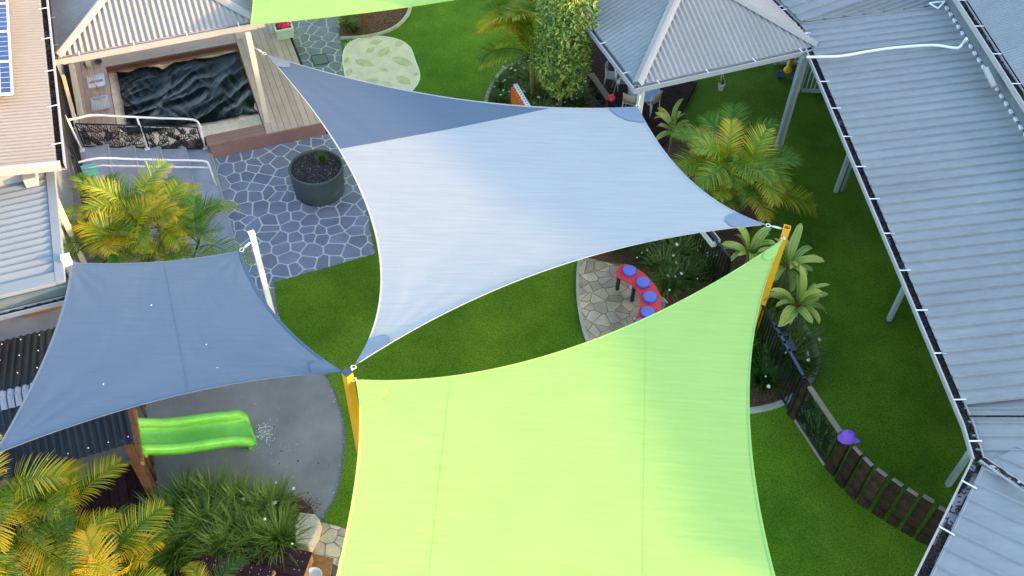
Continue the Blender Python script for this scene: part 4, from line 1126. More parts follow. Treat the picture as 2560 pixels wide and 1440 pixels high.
# dark timber decking in front of the cubby and at the lower edge
dk = thing('low_deck', 'dark brown decking in front of the cubby house behind the palms', 'deck', P(300, 1250, 0))
o_ = P(396, 1240, 0)
for k in range(22):
    MB().box(o_ - A * (k * .145 + .07) - B * .0 + B * -.1 + Z * .07, (.137, 1.6, .05), A, B, Z).build('deck_board', M_['darkdeck'], dk)
for k in range(14):
    MB().box(o_ - A * (k * .145 - .25) - B * 1.55 + Z * .068, (.137, 1.25, .05), A, B, Z).build('deck_board', M_['darkdeck'], dk)
dk2 = thing('step_deck', 'dark purple-brown timber steps below the grass clumps', 'deck', P(640, 1420, 0))
dirx = (P(778, 1378, .35) - P(755, 1440, .35)).normalized(); diry = V((dirx.y, -dirx.x, 0))
e0 = P(776, 1380, .36)
for k in range(7):
    MB().box(e0 - dirx * (k * .142 + .07) - diry * .62 + Z * .0, (.134, 1.3, .035), dirx, diry, Z).build('deck_board', M_['darkdeck'], dk2)
    for q in (.06, .14):
        MB().ball(e0 - dirx * (k * .142 + .04) - diry * (q) + Z * .018, .009, 8).build('screw', M_['steel'], dk2)
MB().bar(e0 - dirx * .0 + Z * -.17, e0 - dirx * 1.0 + Z * -.17, .03, .32).build('riser', M_['timberorange'], dk2)
e1 = P(684, 1424, .5)
for k in range(8):
    MB().box(e1 - diry * (k * .142 + .07) - dirx * .62, (1.25, .134, .035), dirx, diry, Z).build('deck_board', M_['darkdeck'], dk2)
    for q in (.05, .12):
        MB().ball(e1 - diry * (k * .142 + .04) - dirx * q + Z * .018, .009, 8).build('screw', M_['steel'], dk2)
MB().bar(e1 + Z * -.1, e1 - dirx * 1.2 + Z * -.1, .03, .16).build('riser', M_['timberorange'], dk2)
mt = thing('door_mat', 'orange-brown coir mat beside the timber step', 'mat', P(800, 1410, .03))
MB().prism([P(782, 1385, .03), P(835, 1397, .03), P(822, 1460, .03), P(762, 1448, .03)], .03, .055).build('pile', M_['brownmat'], mt, bevel=.006)
tr = thing('white_tub', 'white plastic tub on the coir mat at the bottom edge', 'tub', P(783, 1442, .055))
c = P(785, 1446, .055)
MB().lathe([(.10, 0), (.13, .10), (.14, .10), (.125, .09), (.10, .012), (.001, .012)], c, 20).build('shell', M_['whiteplastic'], tr, smooth=True)

# sandstone block and stepping stones bottom centre
sbk = thing('sandstone_block', 'weathered rectangular sandstone block beside the grass clumps', 'stone block', P(770, 1330, 0))
blk = [P(748, 1280, .32), P(786, 1284, .32), P(800, 1298, .32), P(793, 1326, .32), P(772, 1366, .32), P(738, 1356, .32), P(736, 1316, .32)]
o_b = MB().prism(blk, .02, .32).build('block', mat('sandstone_block', (.50, .45, .37), .9, .14, 5, bump=.6, bscale=22, col2=(.46, .38, .26), fine=.12), sbk, bevel=.025)
def stone_patch(name, poly, spc, z, seed, mm='sandstone', gap=.008, jm='joint'):
    rnd = random.Random(seed); xs = [p.x for p in poly]; ys = [p.y for p in poly]; ps = []
    y = min(ys) - spc; j = 0
    while y < max(ys) + spc:
        x = min(xs) - spc + (spc / 2 if j % 2 else 0)
        while x < max(xs) + spc:
            ps.append((x + rnd.uniform(-.6, .6) * spc, y + rnd.uniform(-.6, .6) * spc)); x += spc
        y += spc * .85; j += 1
    bed = structure(name, MB().prism(poly, .005, z), M_[jm]); cen = sum(poly, V()) / len(poly)
    n_ = 0
    for i, p in enumerate(ps):
        st = cell(i, ps, spc * 1.6, gap)
        if len(st) < 3: continue
        # trim to the patch outline (convex-ish): clip against each outline edge
        pl2 = [V((q.x, q.y, 0)) for q in poly]
        ar = sum(pl2[k].x * pl2[(k + 1) % len(pl2)].y - pl2[(k + 1) % len(pl2)].x * pl2[k].y for k in range(len(pl2)))
        if ar < 0: pl2 = pl2[::-1]
        for k in range(len(pl2)):
            a, b = pl2[k], pl2[(k + 1) % len(pl2)]; d = b - a
            if d.length < 1e-6: continue
            nrm = (d.y / d.length, -d.x / d.length); st = clip(st, nrm, nrm[0] * a.x + nrm[1] * a.y - .004)
            if len(st) < 3: break
        if len(st) < 3: continue
        ar = abs(sum(st[k][0] * st[(k + 1) % len(st)][1] - st[(k + 1) % len(st)][0] * st[k][1] for k in range(len(st)))) / 2
        if ar < .003: continue
        MB().prism([V((a, b, 0)) for a, b in rounded(st, .08)], z, z + .010 + rnd.uniform(0, .006)).build('paving_stone', M_[mm], bed); n_ += 1
    print(name, n_)
    return bed
stone_patch('stone_path', [P(802, 1307), P(870, 1325), P(850, 1420), P(780, 1388)], .23, .032, 4)
dpath = [P(1452, 640), P(1500, 655), P(1570, 668), P(1620, 700), P(1665, 760), P(1640, 830), P(1560, 880), P(1474, 860), P(1460, 820), P(1449, 760), P(1446, 700)]
stone_patch('stone_paving', dpath, .235, .036, 9)
kb = thing('path_edging', 'narrow pale concrete edging along the curved stone paving', 'edging', P(1447, 720, .03))
km = MB(); ke = smooth_poly([P(x, y, .05) for x, y in [(1449, 636), (1444, 700), (1447, 760), (1458, 820), (1474, 866)]], 6, False)
for i in range(len(ke) - 1): km.bar(ke[i], ke[i + 1], .06, .05)
km.build('edge', M_['kerb'], kb)

# drum bench
outer = [(90, 330), (115, 265), (170, 210), (240, 185), (320, 180), (400, 195), (480, 235), (600, 300), (700, 365), (800, 450), (880, 540), (955, 620), (1010, 700), (1055, 790), (1085, 880), (1100, 980), (1103, 1080), (1098, 1190), (1070, 1320), (1020, 1440), (930, 1560)]
inner = [(90, 345), (110, 420), (155, 465), (210, 498), (280, 525), (350, 560), (420, 600), (480, 650), (535, 715), (580, 790), (610, 870), (630, 950), (636, 1030), (630, 1110), (610, 1200), (575, 1300), (520, 1420), (470, 1500)]
HB = .52
def bp(q, z): return P(1530 + q[0] / 9, 640 + q[1] / 9, z)
endcap = [(880, 1610), (780, 1650), (650, 1640), (540, 1590)]
ring_ = [bp(q, HB) for q in outer + endcap + inner[::-1]]
drum = thing('drum_bench', 'curved red drum bench with round blue drum heads on the stone paving', 'play drums', bp((700, 800), .04))
MB().prism(ring_, HB - .06, HB, True).build('top', M_['red'], drum, bevel=.012)
for (x, y) in [(385, 355), (695, 620), (848, 945), (800, 1290), (660, 1560)]:
    c = bp((x, y), HB)
    dr = MB().lathe([(.13, -.16), (.13, 0.0), (.135, .002), (.135, .045), (.128, .055), (.124, .055)], c, 36).build('drum', M_['drumdeep'], drum, smooth=True)
    MB().lathe([(.001, .058), (.08, .0585), (.124, .056)], c, 36).build('drum_head', M_['drumblue'], dr, smooth=True)
    for a in (.3, 2.4, 4.5):
        MB().lathe([(.001, .008), (.008, .008), (.010, 0)], c + V((math.cos(a), math.sin(a), 0)) * .162, 10).build('bolt', M_['black'], dr)
for (x, y) in [(165, 430), (500, 690), (1010, 960), (620, 1420)]:
    b = bp((x, y), HB - .06); MB().bar(V((b.x, b.y, .04)), b, .055, .055, A).build('leg', M_['black'], drum)
st_ = thing('stick', 'thin white stick lying on the mulch beside the drum bench', 'stick', P(1660, 750, .05))
MB().tube([P(1653, 743, .06), P(1661, 747, .07), P(1669, 757, .06)], .009, 6).build('stem', M_['whiteplastic'], st_, smooth=True)

# bollards: dark sleepers in a curve
BH = 1.06
bq = [((90, 490), (180, 600)), ((200, 630), (292, 735)), ((320, 760), (412, 862)), ((455, 890), (562, 975)), ((615, 992), (742, 1085)), ((775, 1098), (905, 1186)), ((932, 1192), (1085, 1285)), ((1100, 1300), (1265, 1385))]
desc = ['with the purple hat on top, next to the leaf screen', 'second from the leaf screen, just right of the purple hat', 'third from the leaf screen', 'fourth from the leaf screen', 'fifth from the leaf screen', 'sixth from the leaf screen', 'seventh from the leaf screen', 'half hidden by the gutter, last of the row']
bol1 = None
for i, (a, b) in enumerate(bq):
    pa, pb_ = P(2040 + a[0] / 4.5, 1060 + a[1] / 4.5, .03), P(2040 + b[0] / 4.5, 1060 + b[1] / 4.5, .03)
    d_ = (pb_ - pa).normalized(); w_ = .19; back = V((-d_.y, d_.x, 0)); back = back if back.x > 0 else -back
    c_ = (pa + pb_) / 2 + back * .04
    h_ = BH + random.uniform(-.02, .03)
    bo = thing('timber_bollard', 'dark weathered timber sleeper bollard, ' + desc[i], 'bollard', V((c_.x, c_.y, .0)), 'timber bollards beside the verandah')
    tl = V((random.uniform(-.015, .015), random.uniform(-.015, .015), 1)).normalized()
    MB().box(V((c_.x, c_.y, h_ / 2)), (w_, .075, h_), d_, back, tl).build('sleeper', M_['timberdark'], bo, bevel=.007)
    MB().box(V((c_.x, c_.y, h_ / 2)) + tl * (h_ / 2 + .003), (w_ - .012, .065, .008), d_, back, tl).build('sawn_end', M_['timbertop'], bo)
    if i == 0: bol1 = (V((c_.x, c_.y, h_)), d_, back)
# purple sun hat
hc = bol1[0]
ht = thing('sun_hat', 'purple cloth sun hat left on top of the first timber bollard', 'hat', hc)
rows = []
for i, (r, z) in enumerate([(.118, -.045), (.128, -.03), (.118, .0), (.112, .02), (.11, .06), (.098, .10), (.06, .13), (.001, .14)]):
    rows.append([hc + V((math.cos(k * math.pi / 12) * r * (1.15 if i < 3 else 1), math.sin(k * math.pi / 12) * r * .9, z + .009 * noise.noise(V((math.cos(k * math.pi / 12) * 2.2, math.sin(k * math.pi / 12) * 2.2, i * .5))))) for k in range(24)])
MB().grid(rows, True).build('cloth', M_['purple'], ht, smooth=True)
MB().prism(lens(hc + V((.13, -.05, .0)), V((.9, -.4, 0)).normalized(), .13, .10), hc.z - .01, hc.z + .006).build('neck_flap', M_['purple'], ht)
# leaf screen panel between bollards and slat fence
p0_, p1_ = P(1987, 1053, .03), P(2060, 1165, .03)
ls = thing('leaf_screen_panel', 'black leaf-cut metal screen with pale capping between slat fence and bollards', 'screen', (p0_ + p1_) / 2)
d_ = (p1_ - p0_); Wp = d_.length; d_.normalize()
leaf_screen(p0_ + Z * .09, d_, Z, Wp, .88, 12, None, ls, cellw=.24)
MB().bar(p0_ + Z * 1.02, p1_ + Z * 1.02, .07, .05).build('capping', M_['timbertop'], ls)
MB().bar(p0_ + Z * .05, p1_ + Z * .05, .05, .06).build('plinth', M_['timbertop'], ls)
MB().bar(p0_ - d_ * .1 + Z * .0, p0_ - d_ * .1 + Z * 1.05, .16, .07, d_.cross(Z)).build('post', M_['timberdark'], ls)
fa = P(1972, 1036, .03); fb = P(1846, 800, .03)
slat_fence('slat_fence', 'black slat fence through the garden bed, running under the lime sail', fb, fa, 1.06, .085)
fx = (fa - fb).normalized()
lt_ = thing('gate_latch', 'dark blue latch boxes on the rail of the slat fence', 'latch', lerp(fb, fa, .62) + Z * 1.08)
for q in (.55, .70):
    MB().box(lerp(fb, fa, q) + Z * 1.06 + V((.09, .04, 0)), (.24, .14, .05), fx, Z.cross(fx), Z).build('box', M_['black'], lt_, bevel=.01)
for q in (.50, .58, .66, .74):
    MB().box(lerp(fb, fa, q) + Z * 1.09, (.05, .07, .04), fx, Z.cross(fx), Z).build('clip', M_['bluegrey'], lt_)
MB().bar(lerp(fb, fa, .45) + Z * 1.10, fa + Z * 1.10, .05, .02).build('strip', M_['bluegrey'], lt_)
slat_fence('slat_fence', 'black slat fence behind the drum bench garden', P(1690, 595, .03), P(1800, 740, .03), 1.06, .085)
# white trough on that fence
tc_ = P(1775, 590, 1.02)
tq = thing('fence_trough', 'white plastic trough hung on the slat fence with dry brown soil', 'trough', tc_)
td = (P(1800, 740, .03) - P(1690, 595, .03)).normalized(); tn = td.cross(Z)
Wt, Lt, Ht = .17, .44, .13
for s_ in (-1, 1):
    MB().box(tc_ + tn * s_ * Wt / 2, (Lt, .015, Ht), td, tn, Z).build('side', M_['whiteplastic'], tq)
    MB().box(tc_ + td * s_ * Lt / 2, (.015, Wt + .014, Ht), td, tn, Z).build('end', M_['whiteplastic'], tq)
MB().box(tc_ - Z * Ht * .42, (Lt - .02, Wt - .02, .02), td, tn, Z).build('base', M_['whiteplastic'], tq)
MB().box(tc_ - Z * .01, (Lt - .02, Wt - .02, .05), td, tn, Z).build('soil', M_['chip'], tq)

# toy crate by the deck
tc2 = P(712, 88, DZ)
cr = thing('toy_crate', 'stacked white and pale green toy crates on the deck edge', 'crate', tc2)
for (a_, b_, h_, m_) in [(0, 0, .26, 'palegreen'), (-.06, .36, .30, 'whiteplastic')]:
    c = tc2 + A * a_ + B * b_
    for s_ in (-1, 1):
        MB().box(c + A * s_ * .20 + Z * h_ / 2, (.02, .33, h_), A, B, Z).build('side', M_[m_], cr)
        MB().box(c + B * s_ * .165 + Z * h_ / 2, (.42, .02, h_ - .002), A, B, Z).build('end', M_[m_], cr)
    MB().box(c + Z * .02, (.39, .31, .03), A, B, Z).build('base', M_[m_], cr)
    rm = MB()
    for s_ in (-1, 1):
        rm.bar(c + A * s_ * .205 - B * .18 + Z * (h_ + .006), c + A * s_ * .205 + B * .18 + Z * (h_ + .006), .045, .015); rm.bar(c + B * s_ * .17 - A * .18 + Z * (h_ + .007), c + B * s_ * .17 + A * .18 + Z * (h_ + .007), .045, .015)
    rm.build('rim', M_['whiteplastic'], cr)
hp = tc2 + A * .02 + B * .05 + Z * .24
ph = thing('sun_hat', 'bright pink cloth hat lying in the pale green crate', 'hat', hp)
rows = [[hp + V((math.cos(k * math.pi / 12) * r * 1.1, math.sin(k * math.pi / 12) * r * .9, z + .03 * noise.noise(V((math.cos(k * math.pi / 12) * 2.2, math.sin(k * math.pi / 12) * 2.2, i * .5))))) for k in range(24)] for i, (r, z) in enumerate([(.17, .0), (.18, .02), (.12, .04), (.11, .08), (.09, .12), (.04, .14), (.001, .145)])]
MB().grid(rows, True).build('cloth', M_['pink'], ph, smooth=True)
for (q, m_, nm, lb_) in [(tc2 - A * .12 + B * .40 + Z * .22, 'purple', 'folded_cloth', 'dark purple cloth bundled in the white crate'), (tc2 + A * .06 + B * .42 + Z * .22, 'pink', 'folded_cloth', 'pinkish cloth bundled in the white crate')]:
    cl = thing(nm, lb_, 'cloth', q)
    rows = [[q + V((math.cos(k * math.pi / 8) * r, math.sin(k * math.pi / 8) * r, z + .03 * noise.noise(V((k * .8, i, 3))))) for k in range(16)] for i, (r, z) in enumerate([(.10, 0), (.11, .04), (.09, .09), (.04, .12), (.001, .125)])]
    MB().grid(rows, True).build('cloth', M_[m_] if m_ == 'purple' else mat('pale_pink', (.6, .28, .30), .8), cl, smooth=True)

# orange ribbed panel in the garden bed
op = thing('orange_panel', 'orange ribbed plastic play panel with dotted white edge in the flower bed', 'play panel', P(1300, 275, 0))
e0_, e1_ = P(1286, 212, .95), P(1326, 280, .95)
ed = (e1_ - e0_).normalized(); el = (e1_ - e0_).length + .3; en = ed.cross(Z)
MB().box(e0_ + ed * el / 2 - Z * .45, (el, .04, .9), ed, en, Z).build('panel', M_['orange'], op)
sgn = 1 if en.x < 0 else -1
for k in range(int(el / .09)):
    MB().box(e0_ + ed * (.045 + k * .09) + en * sgn * .05 - Z * .46, (.05, .08, .88), ed, en, Z).build('rib', M_['orange'], op, bevel=.012)
MB().box(e0_ + ed * el / 2 + Z * .012 - en * sgn * .02, (el, .10, .02), ed, en, Z).build('top_edge', M_['whiteplastic'], op)
for k in range(int(el / .09)):
    MB().lathe([(.001, .004), (.014, .004), (.015, 0)], e0_ + ed * (.045 + k * .09) + Z * .023 - en * sgn * .02, 10).build('dot', M_['black'], op)

# pavilion deck with its things
PD = .12
pdk = thing('pavilion_deck', 'dark plum-brown timber deck under the pavilion', 'deck', P(1640, 260, 0))
o_ = P(1738, 208, PD); bd = (P(1590, 330, PD) - P(1465, 190, PD)).normalized()
bdir = (P(1728, 330, PD) - P(1560, 190, PD)); bdir.normalize(); bdir = -B * .8 + A * .6; bdir.normalize()
bs = V((bdir.y, -bdir.x, 0)); bs = bs if bs.x > 0 else -bs
PDECK = [P(1478, 30, PD), P(1640, 60, PD), P(1742, 208, PD), P(1660, 360, PD), P(1600, 400, PD), P(1540, 300, PD), P(1478, 210, PD)]
pdc = P(1610, 230, PD)
for k in range(-17, 18):
    x0 = k * .142
    # clip the board's centre line to the deck outline
    ts = []
    for i in range(len(PDECK)):
        a, b = PDECK[i], PDECK[(i + 1) % len(PDECK)]
        sa, sb_ = (a - pdc).dot(bs) - x0, (b - pdc).dot(bs) - x0
        if (sa > 0) != (sb_ > 0): q = lerp(a, b, sa / (sa - sb_)); ts.append((q - pdc).dot(bdir))
    if len(ts) < 2: continue
    t0, t1_ = min(ts), max(ts)
    if t1_ - t0 < .1: continue
    MB().box(pdc + bs * x0 + bdir * (t0 + t1_) / 2 - Z * .015, (t1_ - t0, .132, .03), bdir, bs, Z).build('deck_board', M_['darkdeck'], pdk)
MB().prism(PDECK, .032, PD - .035).build('substructure', M_['black'], pdk)
tcn = P(1612, 228, .60)
tab = thing('kids_table', 'round light blue table under the front corner of the pavilion', 'table', V((tcn.x, tcn.y, PD)))
MB().lathe([(.001, -.03), (.36, -.03), (.375, -.015), (.37, 0), (.001, .002)], tcn, 40).build('table_top', M_['skyblue'], tab, smooth=False)
for a in (.6, 2.2, 3.8, 5.4):
    q = tcn + V((math.cos(a), math.sin(a), 0)) * .28
    MB().tube([V((q.x, q.y, PD)), q - Z * .03], .02, 8).build('leg', M_['whitepost'], tab, smooth=True)
def kid_chair(label, c, face, m1, m2):
    f = V((math.cos(face), math.sin(face), 0)); s = V((-f.y, f.x, 0)); b = V((c.x, c.y, PD))
    t = thing('kids_chair', label, 'chair', b, 'small chairs on the pavilion deck')
    MB().box(b + Z * .34, (.32, .32, .025), f, s, Z).build('seat', M_[m1], t, bevel=.008)
    bk = MB()
    rows = [[b - f * (.15 + .05 * (zz - .36)) + s * x + Z * zz - f * (.03 * (1 - (x / .16) ** 2)) for x in (-.16, -.08, 0, .08, .16)] for zz in (.40, .5, .62)]
    o = bk.grid(rows).build('backrest', M_[m1], t, smooth=True); md = o.modifiers.new('solid', 'SOLIDIFY'); md.thickness = .018
    for i in (-1, 1):
        MB().tube([b + f * .16 * 1.05 + s * i * .15, b + f * .14 + s * i * .14 + Z * .33], .013, 8).build('leg', M_[m2], t, smooth=True)
        MB().tube([b - f * .20 + s * i * .15, b - f * .15 + s * i * .15 + Z * .36, b - f * .17 + s * i * .16 + Z * .62], .013, 8).build('leg', M_[m2], t, smooth=True)
kid_chair('small beige chair in front of the blue table', P(1578, 252, .45), math.radians(70), 'wicker', 'whitepost')
kid_chair('small beige chair to the right of the pavilion post', P(1626, 250, .45), math.radians(130), 'wicker', 'cream')
kid_chair('small grey-blue chair at the back left of the pavilion deck', P(1532, 190, .45), math.radians(-10), 'roof', 'whitepost')
kid_chair('small white-blue chair beside the potted plant', P(1556, 200, .45), math.radians(0), 'whiteplastic', 'cream')
ptc = P(1557, 202, PD + .42)
po = thing('potted_plant', 'small white pot with green leaves beside the pavilion table', 'pot plant', V((ptc.x, ptc.y, PD + .35)))
c = V((ptc.x, ptc.y, PD + .36))
MB().lathe([(.06, 0), (.085, .14), (.09, .14), (.08, .13), (.001, .125)], c, 20, cap_bot=True).build('pot', M_['whiteplastic'], po, smooth=True)
POTLEAF = (po, c + Z * .13)
rb_ = P(1529, 247, .62)
be = thing('timber_beam', 'pale timber beam edging the pavilion deck', 'beam', P(1505, 215, .5))
b0_, b1_ = P(1479, 186, .55), P(1522, 247, .55)
MB().bar(b0_, b1_, .10, .09).build('beam', M_['timbertop'], be)
for q in (b0_, b1_): MB().bar(V((q.x, q.y, .03)), q - Z * .05, .08, .08, A).build('post', M_['timber'], be)
bl = thing('red_ball', 'small red ball on the end of the pale timber beam', 'ball', P(1529, 245, .59))
MB().ball(P(1529, 245, .66), .085, 20).build('ball', M_['red'], bl, smooth=True)
# dark leaf screen below the beam
q0_, q1_ = P(1468, 226, .03), P(1520, 300, .03)
lsp = thing('leaf_screen_panel', 'black leaf-cut screen below the pale beam, left of the pavilion deck', 'screen', (q0_ + q1_) / 2)
dd_ = (q1_ - q0_); leaf_screen(q0_ + Z * .06, dd_.normalized(), Z, dd_.length, .42, 21, None, lsp, cellw=.2)
# hanging pot
hpz = P(1801, 224, 1.75)
hg = thing('hanging_pot', 'small white hanging pot on strings below the pavilion gutter', 'hanging pot', hpz)
MB().lathe([(.05, 0), (.075, .15), (.08, .15), (.07, .14), (.001, .13)], hpz, 18, cap_bot=True).build('pot', M_['whiteplastic'], hg, smooth=True)
topq = P(1806, 180, 2.50)
for a in (0, 2.1, 4.2): MB().tube([hpz + V((math.cos(a) * .075, math.sin(a) * .075, .15)), topq], .004, 5).build('string', M_['cream'], hg)
HANGLEAF = (hg, hpz + Z * .14)
# ride-on toy
ro = P(1965, 192, .03)
tt_ = thing('ride_on_toy', 'yellow and red ride-on tricycle toy with blue wheels', 'toy', ro)
fw_ = (P(1975, 160, .03) - ro).normalized(); sw_ = V((-fw_.y, fw_.x, 0))
MB().ball(ro + Z * .20, .11, 14, (1.0, 1.0, .7)).build('seat', M_['yellowtoy'], tt_, smooth=True)
MB().tube([ro + Z * .18, ro + fw_ * .2 + Z * .19, ro + fw_ * .36 + Z * .22], [.06, .07, .075], 10).build('body', M_['yellowtoy'], tt_, smooth=True)
MB().tube([ro + fw_ * .40 + Z * .08, ro + fw_ * .36 + Z * .42], [.07, .05], 10).build('fork', M_['red'], tt_, smooth=True)
MB().tube([ro + fw_ * .35 - sw_ * .15 + Z * .42, ro + fw_ * .35 + sw_ * .15 + Z * .42], .018, 8).build('handlebar', M_['yellowtoy'], tt_, smooth=True)
for (o2_, m_) in ((-sw_ * .16 - fw_ * .1, 'bluetoy'), (sw_ * .16 - fw_ * .1, 'bluetoy'), (fw_ * .42, 'red')):
    c = ro + o2_ + Z * .10; MB().tube([c - sw_ * .035, c + sw_ * .035], .10, 18).build('wheel', M_[m_], tt_, smooth=False)
# teal box by the railing
tl_ = P(232, 458, .78)
tbx = thing('teal_tray', 'teal plastic tray half hidden by the palm beside the stair railing', 'tray', tl_)
MB().box(tl_ + Z * .33, (.36, .28, .03), A, (B + Z * .4).normalized(), A.cross((B + Z * .4).normalized())).build('tray', M_['teal'], tbx, bevel=.008)
MB().box(tl_ + Z * .15, (.05, .05, .3), A, B, Z).build('stand', M_['teal'], tbx)
# rusty post in top bed
rp = P(912, 62, .03)
rs = thing('rusty_post', 'rust brown timber post standing in the top mulch bed', 'post', rp)
MB().bar(rp, rp + Z * 1.5 - V((.0, .0, 0)), .11, .11, A).build('shaft', M_['rust'], rs, bevel=.01)
MB().box(rp + Z * 1.51, (.13, .13, .02), A, B, Z).build('cap', M_['timber'], rs)
# low sleeper and bamboo stake in garden bed

# ================================================================== GARDEN BEDS
def bed(name, label, px, closed_edge, kpx, z=.045, kw=.09, nchip=500, seed=1):
    poly = smooth_poly(pxs(px), 4)
    b = structure(name, MB().prism(poly, .01, z), M_['mulch'])
    rnd = random.Random(seed); ch = MB(); xs = [p.x for p in poly]; ys = [p.y for p in poly]; n = 0
    while n < nchip:
        q = V((rnd.uniform(min(xs), max(xs)), rnd.uniform(min(ys), max(ys)), 0))
        if not inpoly(q, poly): continue
        a = rnd.uniform(0, 3.14); e = V((math.cos(a), math.sin(a), rnd.uniform(-.35, .35))).normalized(); q.z = z + .008
        ch.bar(q - e * rnd.uniform(.015, .035), q + e * rnd.uniform(.015, .035), rnd.uniform(.012, .025), .008); n += 1
    tag(ch.build('bark_chips', M_['chip'], b), kind='stuff')
    if kpx:
        k = thing('garden_edging', label, 'edging', P(*kpx[len(kpx) // 2], .03)); ke = smooth_poly([P(x, y, .055) for x, y in kpx], 5, False)
        rows = []
        for i, p in enumerate(ke):
            d = (ke[min(i + 1, len(ke) - 1)] - ke[max(i - 1, 0)]).normalized(); s = V((-d.y, d.x, 0))
            rows.append([p - s * kw / 2 - Z * .05, p - s * kw / 2 + Z * .02, p - s * kw * .35 + Z * .03, p + s * kw * .35 + Z * .03, p + s * kw / 2 + Z * .02, p + s * kw / 2 - Z * .05])
        MB().grid(rows).build('kerb', M_['kerb'], k)
    return b
bed('mulch_bed', 'curved concrete edging round the mulch bed at the top', [(852, 92), (851, 60), (852, -60), (960, -60), (1022, -20), (1026, 10), (1018, 38), (995, 62), (955, 80), (905, 90)], True, [(1030, -40), (1026, 12), (1018, 38), (995, 63), (955, 82), (905, 92), (852, 95)], nchip=700, seed=2)
bed('flower_bed', 'curved concrete edging round the flower bed beside the tall shrub', [(1217, 290), (1217, 262), (1222, 235), (1236, 205), (1260, 175), (1300, 155), (1345, 145), (1400, 150), (1475, 190), (1500, 300), (1440, 400), (1300, 400)], True, [(1215, 300), (1215, 262), (1221, 233), (1236, 203), (1258, 176), (1296, 156), (1340, 144)], nchip=500, seed=3)
bed('grass_bed', None, [(1455, 652), (1500, 635), (1560, 560), (1680, 520), (1800, 560), (1880, 640), (1900, 740), (1850, 860), (1700, 880), (1640, 840), (1668, 770), (1640, 705), (1590, 668), (1500, 655)], True, None, nchip=500, seed=4)
bed('fern_bed', 'pale concrete edging curving round the bed under the cordylines', [(1900, 740), (1935, 762), (1985, 795), (2018, 835), (2036, 880), (2036, 920), (2015, 955), (1985, 985), (1940, 1010), (1870, 1024), (1800, 1000), (1780, 860), (1840, 760)], True, [(1860, 728), (1935, 760), (1987, 793), (2020, 833), (2039, 880), (2039, 922), (2018, 960), (1985, 990), (1940, 1013), (1870, 1027), (1820, 1026)], nchip=900, seed=5, kw=.11, z=.049)
bed('lomandra_bed', None, [(390, 1270), (440, 1225), (540, 1225), (640, 1240), (720, 1240), (770, 1265), (785, 1285), (745, 1290), (735, 1350), (742, 1368), (700, 1410), (520, 1440), (400, 1420), (385, 1330)], True, None, nchip=900, seed=6)
bed('palm_bed', None, [(1650, 330), (1740, 320), (1860, 390), (1900, 470), (1890, 560), (1830, 600), (1720, 560), (1640, 430)], True, None, nchip=300, seed=7, z=.040)
bed('palm_bed', None, [(-200, 1250), (100, 1240), (330, 1330), (420, 1460), (300, 1560), (-200, 1560)], True, None, nchip=100, seed=8, z=.041)
bed('palm_bed', None, [(230, 660), (400, 640), (560, 700), (520, 820), (300, 840), (220, 760)], True, None, nchip=100, seed=9, z=.042)

# ================================================================== PLANTS
def frond_mesh(seed, L=1.3, nl=44, e0=62, e1=-30, leafl=.42, droop=.35, side=0.0):
    rnd = random.Random(seed); mb = MB(); mb.c = []
    n = 26; pts_ = []; p = V((0, 0, 0))
    for i in range(n + 1):
        t = i / n; pts_.append(p.copy()); an = math.radians(e0 + (e1 - e0) * t ** 1.25)
        p = p + V((math.cos(an), side * t * t * .6, math.sin(an))) * (L / n)
    def at(t):
        f = t * n; i = min(int(f), n - 1); return pts_[i].lerp(pts_[i + 1], f - i), (pts_[i + 1] - pts_[i]).normalized()
    # rachis
    k0 = len(mb.v); mb.tube(pts_, [.013 * (1 - .8 * i / n) + .002 for i in range(n + 1)], 5); mb.c += [(.1, .25, 0)] * (len(mb.v) - k0)
    for k in range(nl):
        t = .16 + .84 * (k + .5) / nl; q, tan = at(t)
        sv = tan.cross(Z).normalized(); upv = sv.cross(tan).normalized()
        prof = math.sin(math.pi * min(1, (t - .10) / .95)) ** .6 * (1 - .25 * t)
        for sg in (-1, 1):
            ll = leafl * prof * rnd.uniform(.85, 1.1); fwd = .45 + .65 * t + rnd.uniform(-.08, .08); upb = .42 + rnd.uniform(-.1, .12)
            d = (sv * sg + tan * fwd + upv * upb).normalized(); w = .009 + .004 * prof
            wv = d.cross(upv).normalized() * w; gcol = rnd.random(); st = []
            pos = q.copy(); dd = d.copy()
            for j in range(5):
                s = j / 4; ww = (0.45, 1.0, .9, .6, .05)[j]
                st.append((pos - wv * ww, pos + wv * ww, s)); dd = (dd - Z * droop * .35 * (j + .3)).normalized(); pos = pos + dd * ll / 4
            b0 = len(mb.v)
            for a_, b_, s in st: mb.v += [a_, b_]; mb.c += [(s, gcol, 0), (s, gcol, 0)]
            for j in range(4): mb.f.append((b0 + 2 * j, b0 + 2 * j + 1, b0 + 2 * j + 3, b0 + 2 * j + 2))
    return mb.mesh('frond')
FR = {}
def fronds(m):
    if m not in FR:
        FR[m] = []
        for s, (L, e0, e1, dr, sd_) in enumerate([(1.25, 70, -15, .30, .3), (1.35, 60, -30, .40, -.3), (1.1, 78, 10, .25, .1), (1.4, 55, -40, .45, .2), (1.2, 66, -5, .30, -.5), (1.3, 48, -35, .4, 0)]):
            me = frond_mesh(100 + s, L, 30, e0, e1, .52, dr * .7, sd_); me.materials.append(M_[m]); FR[m].append(me)
    return FR[m]
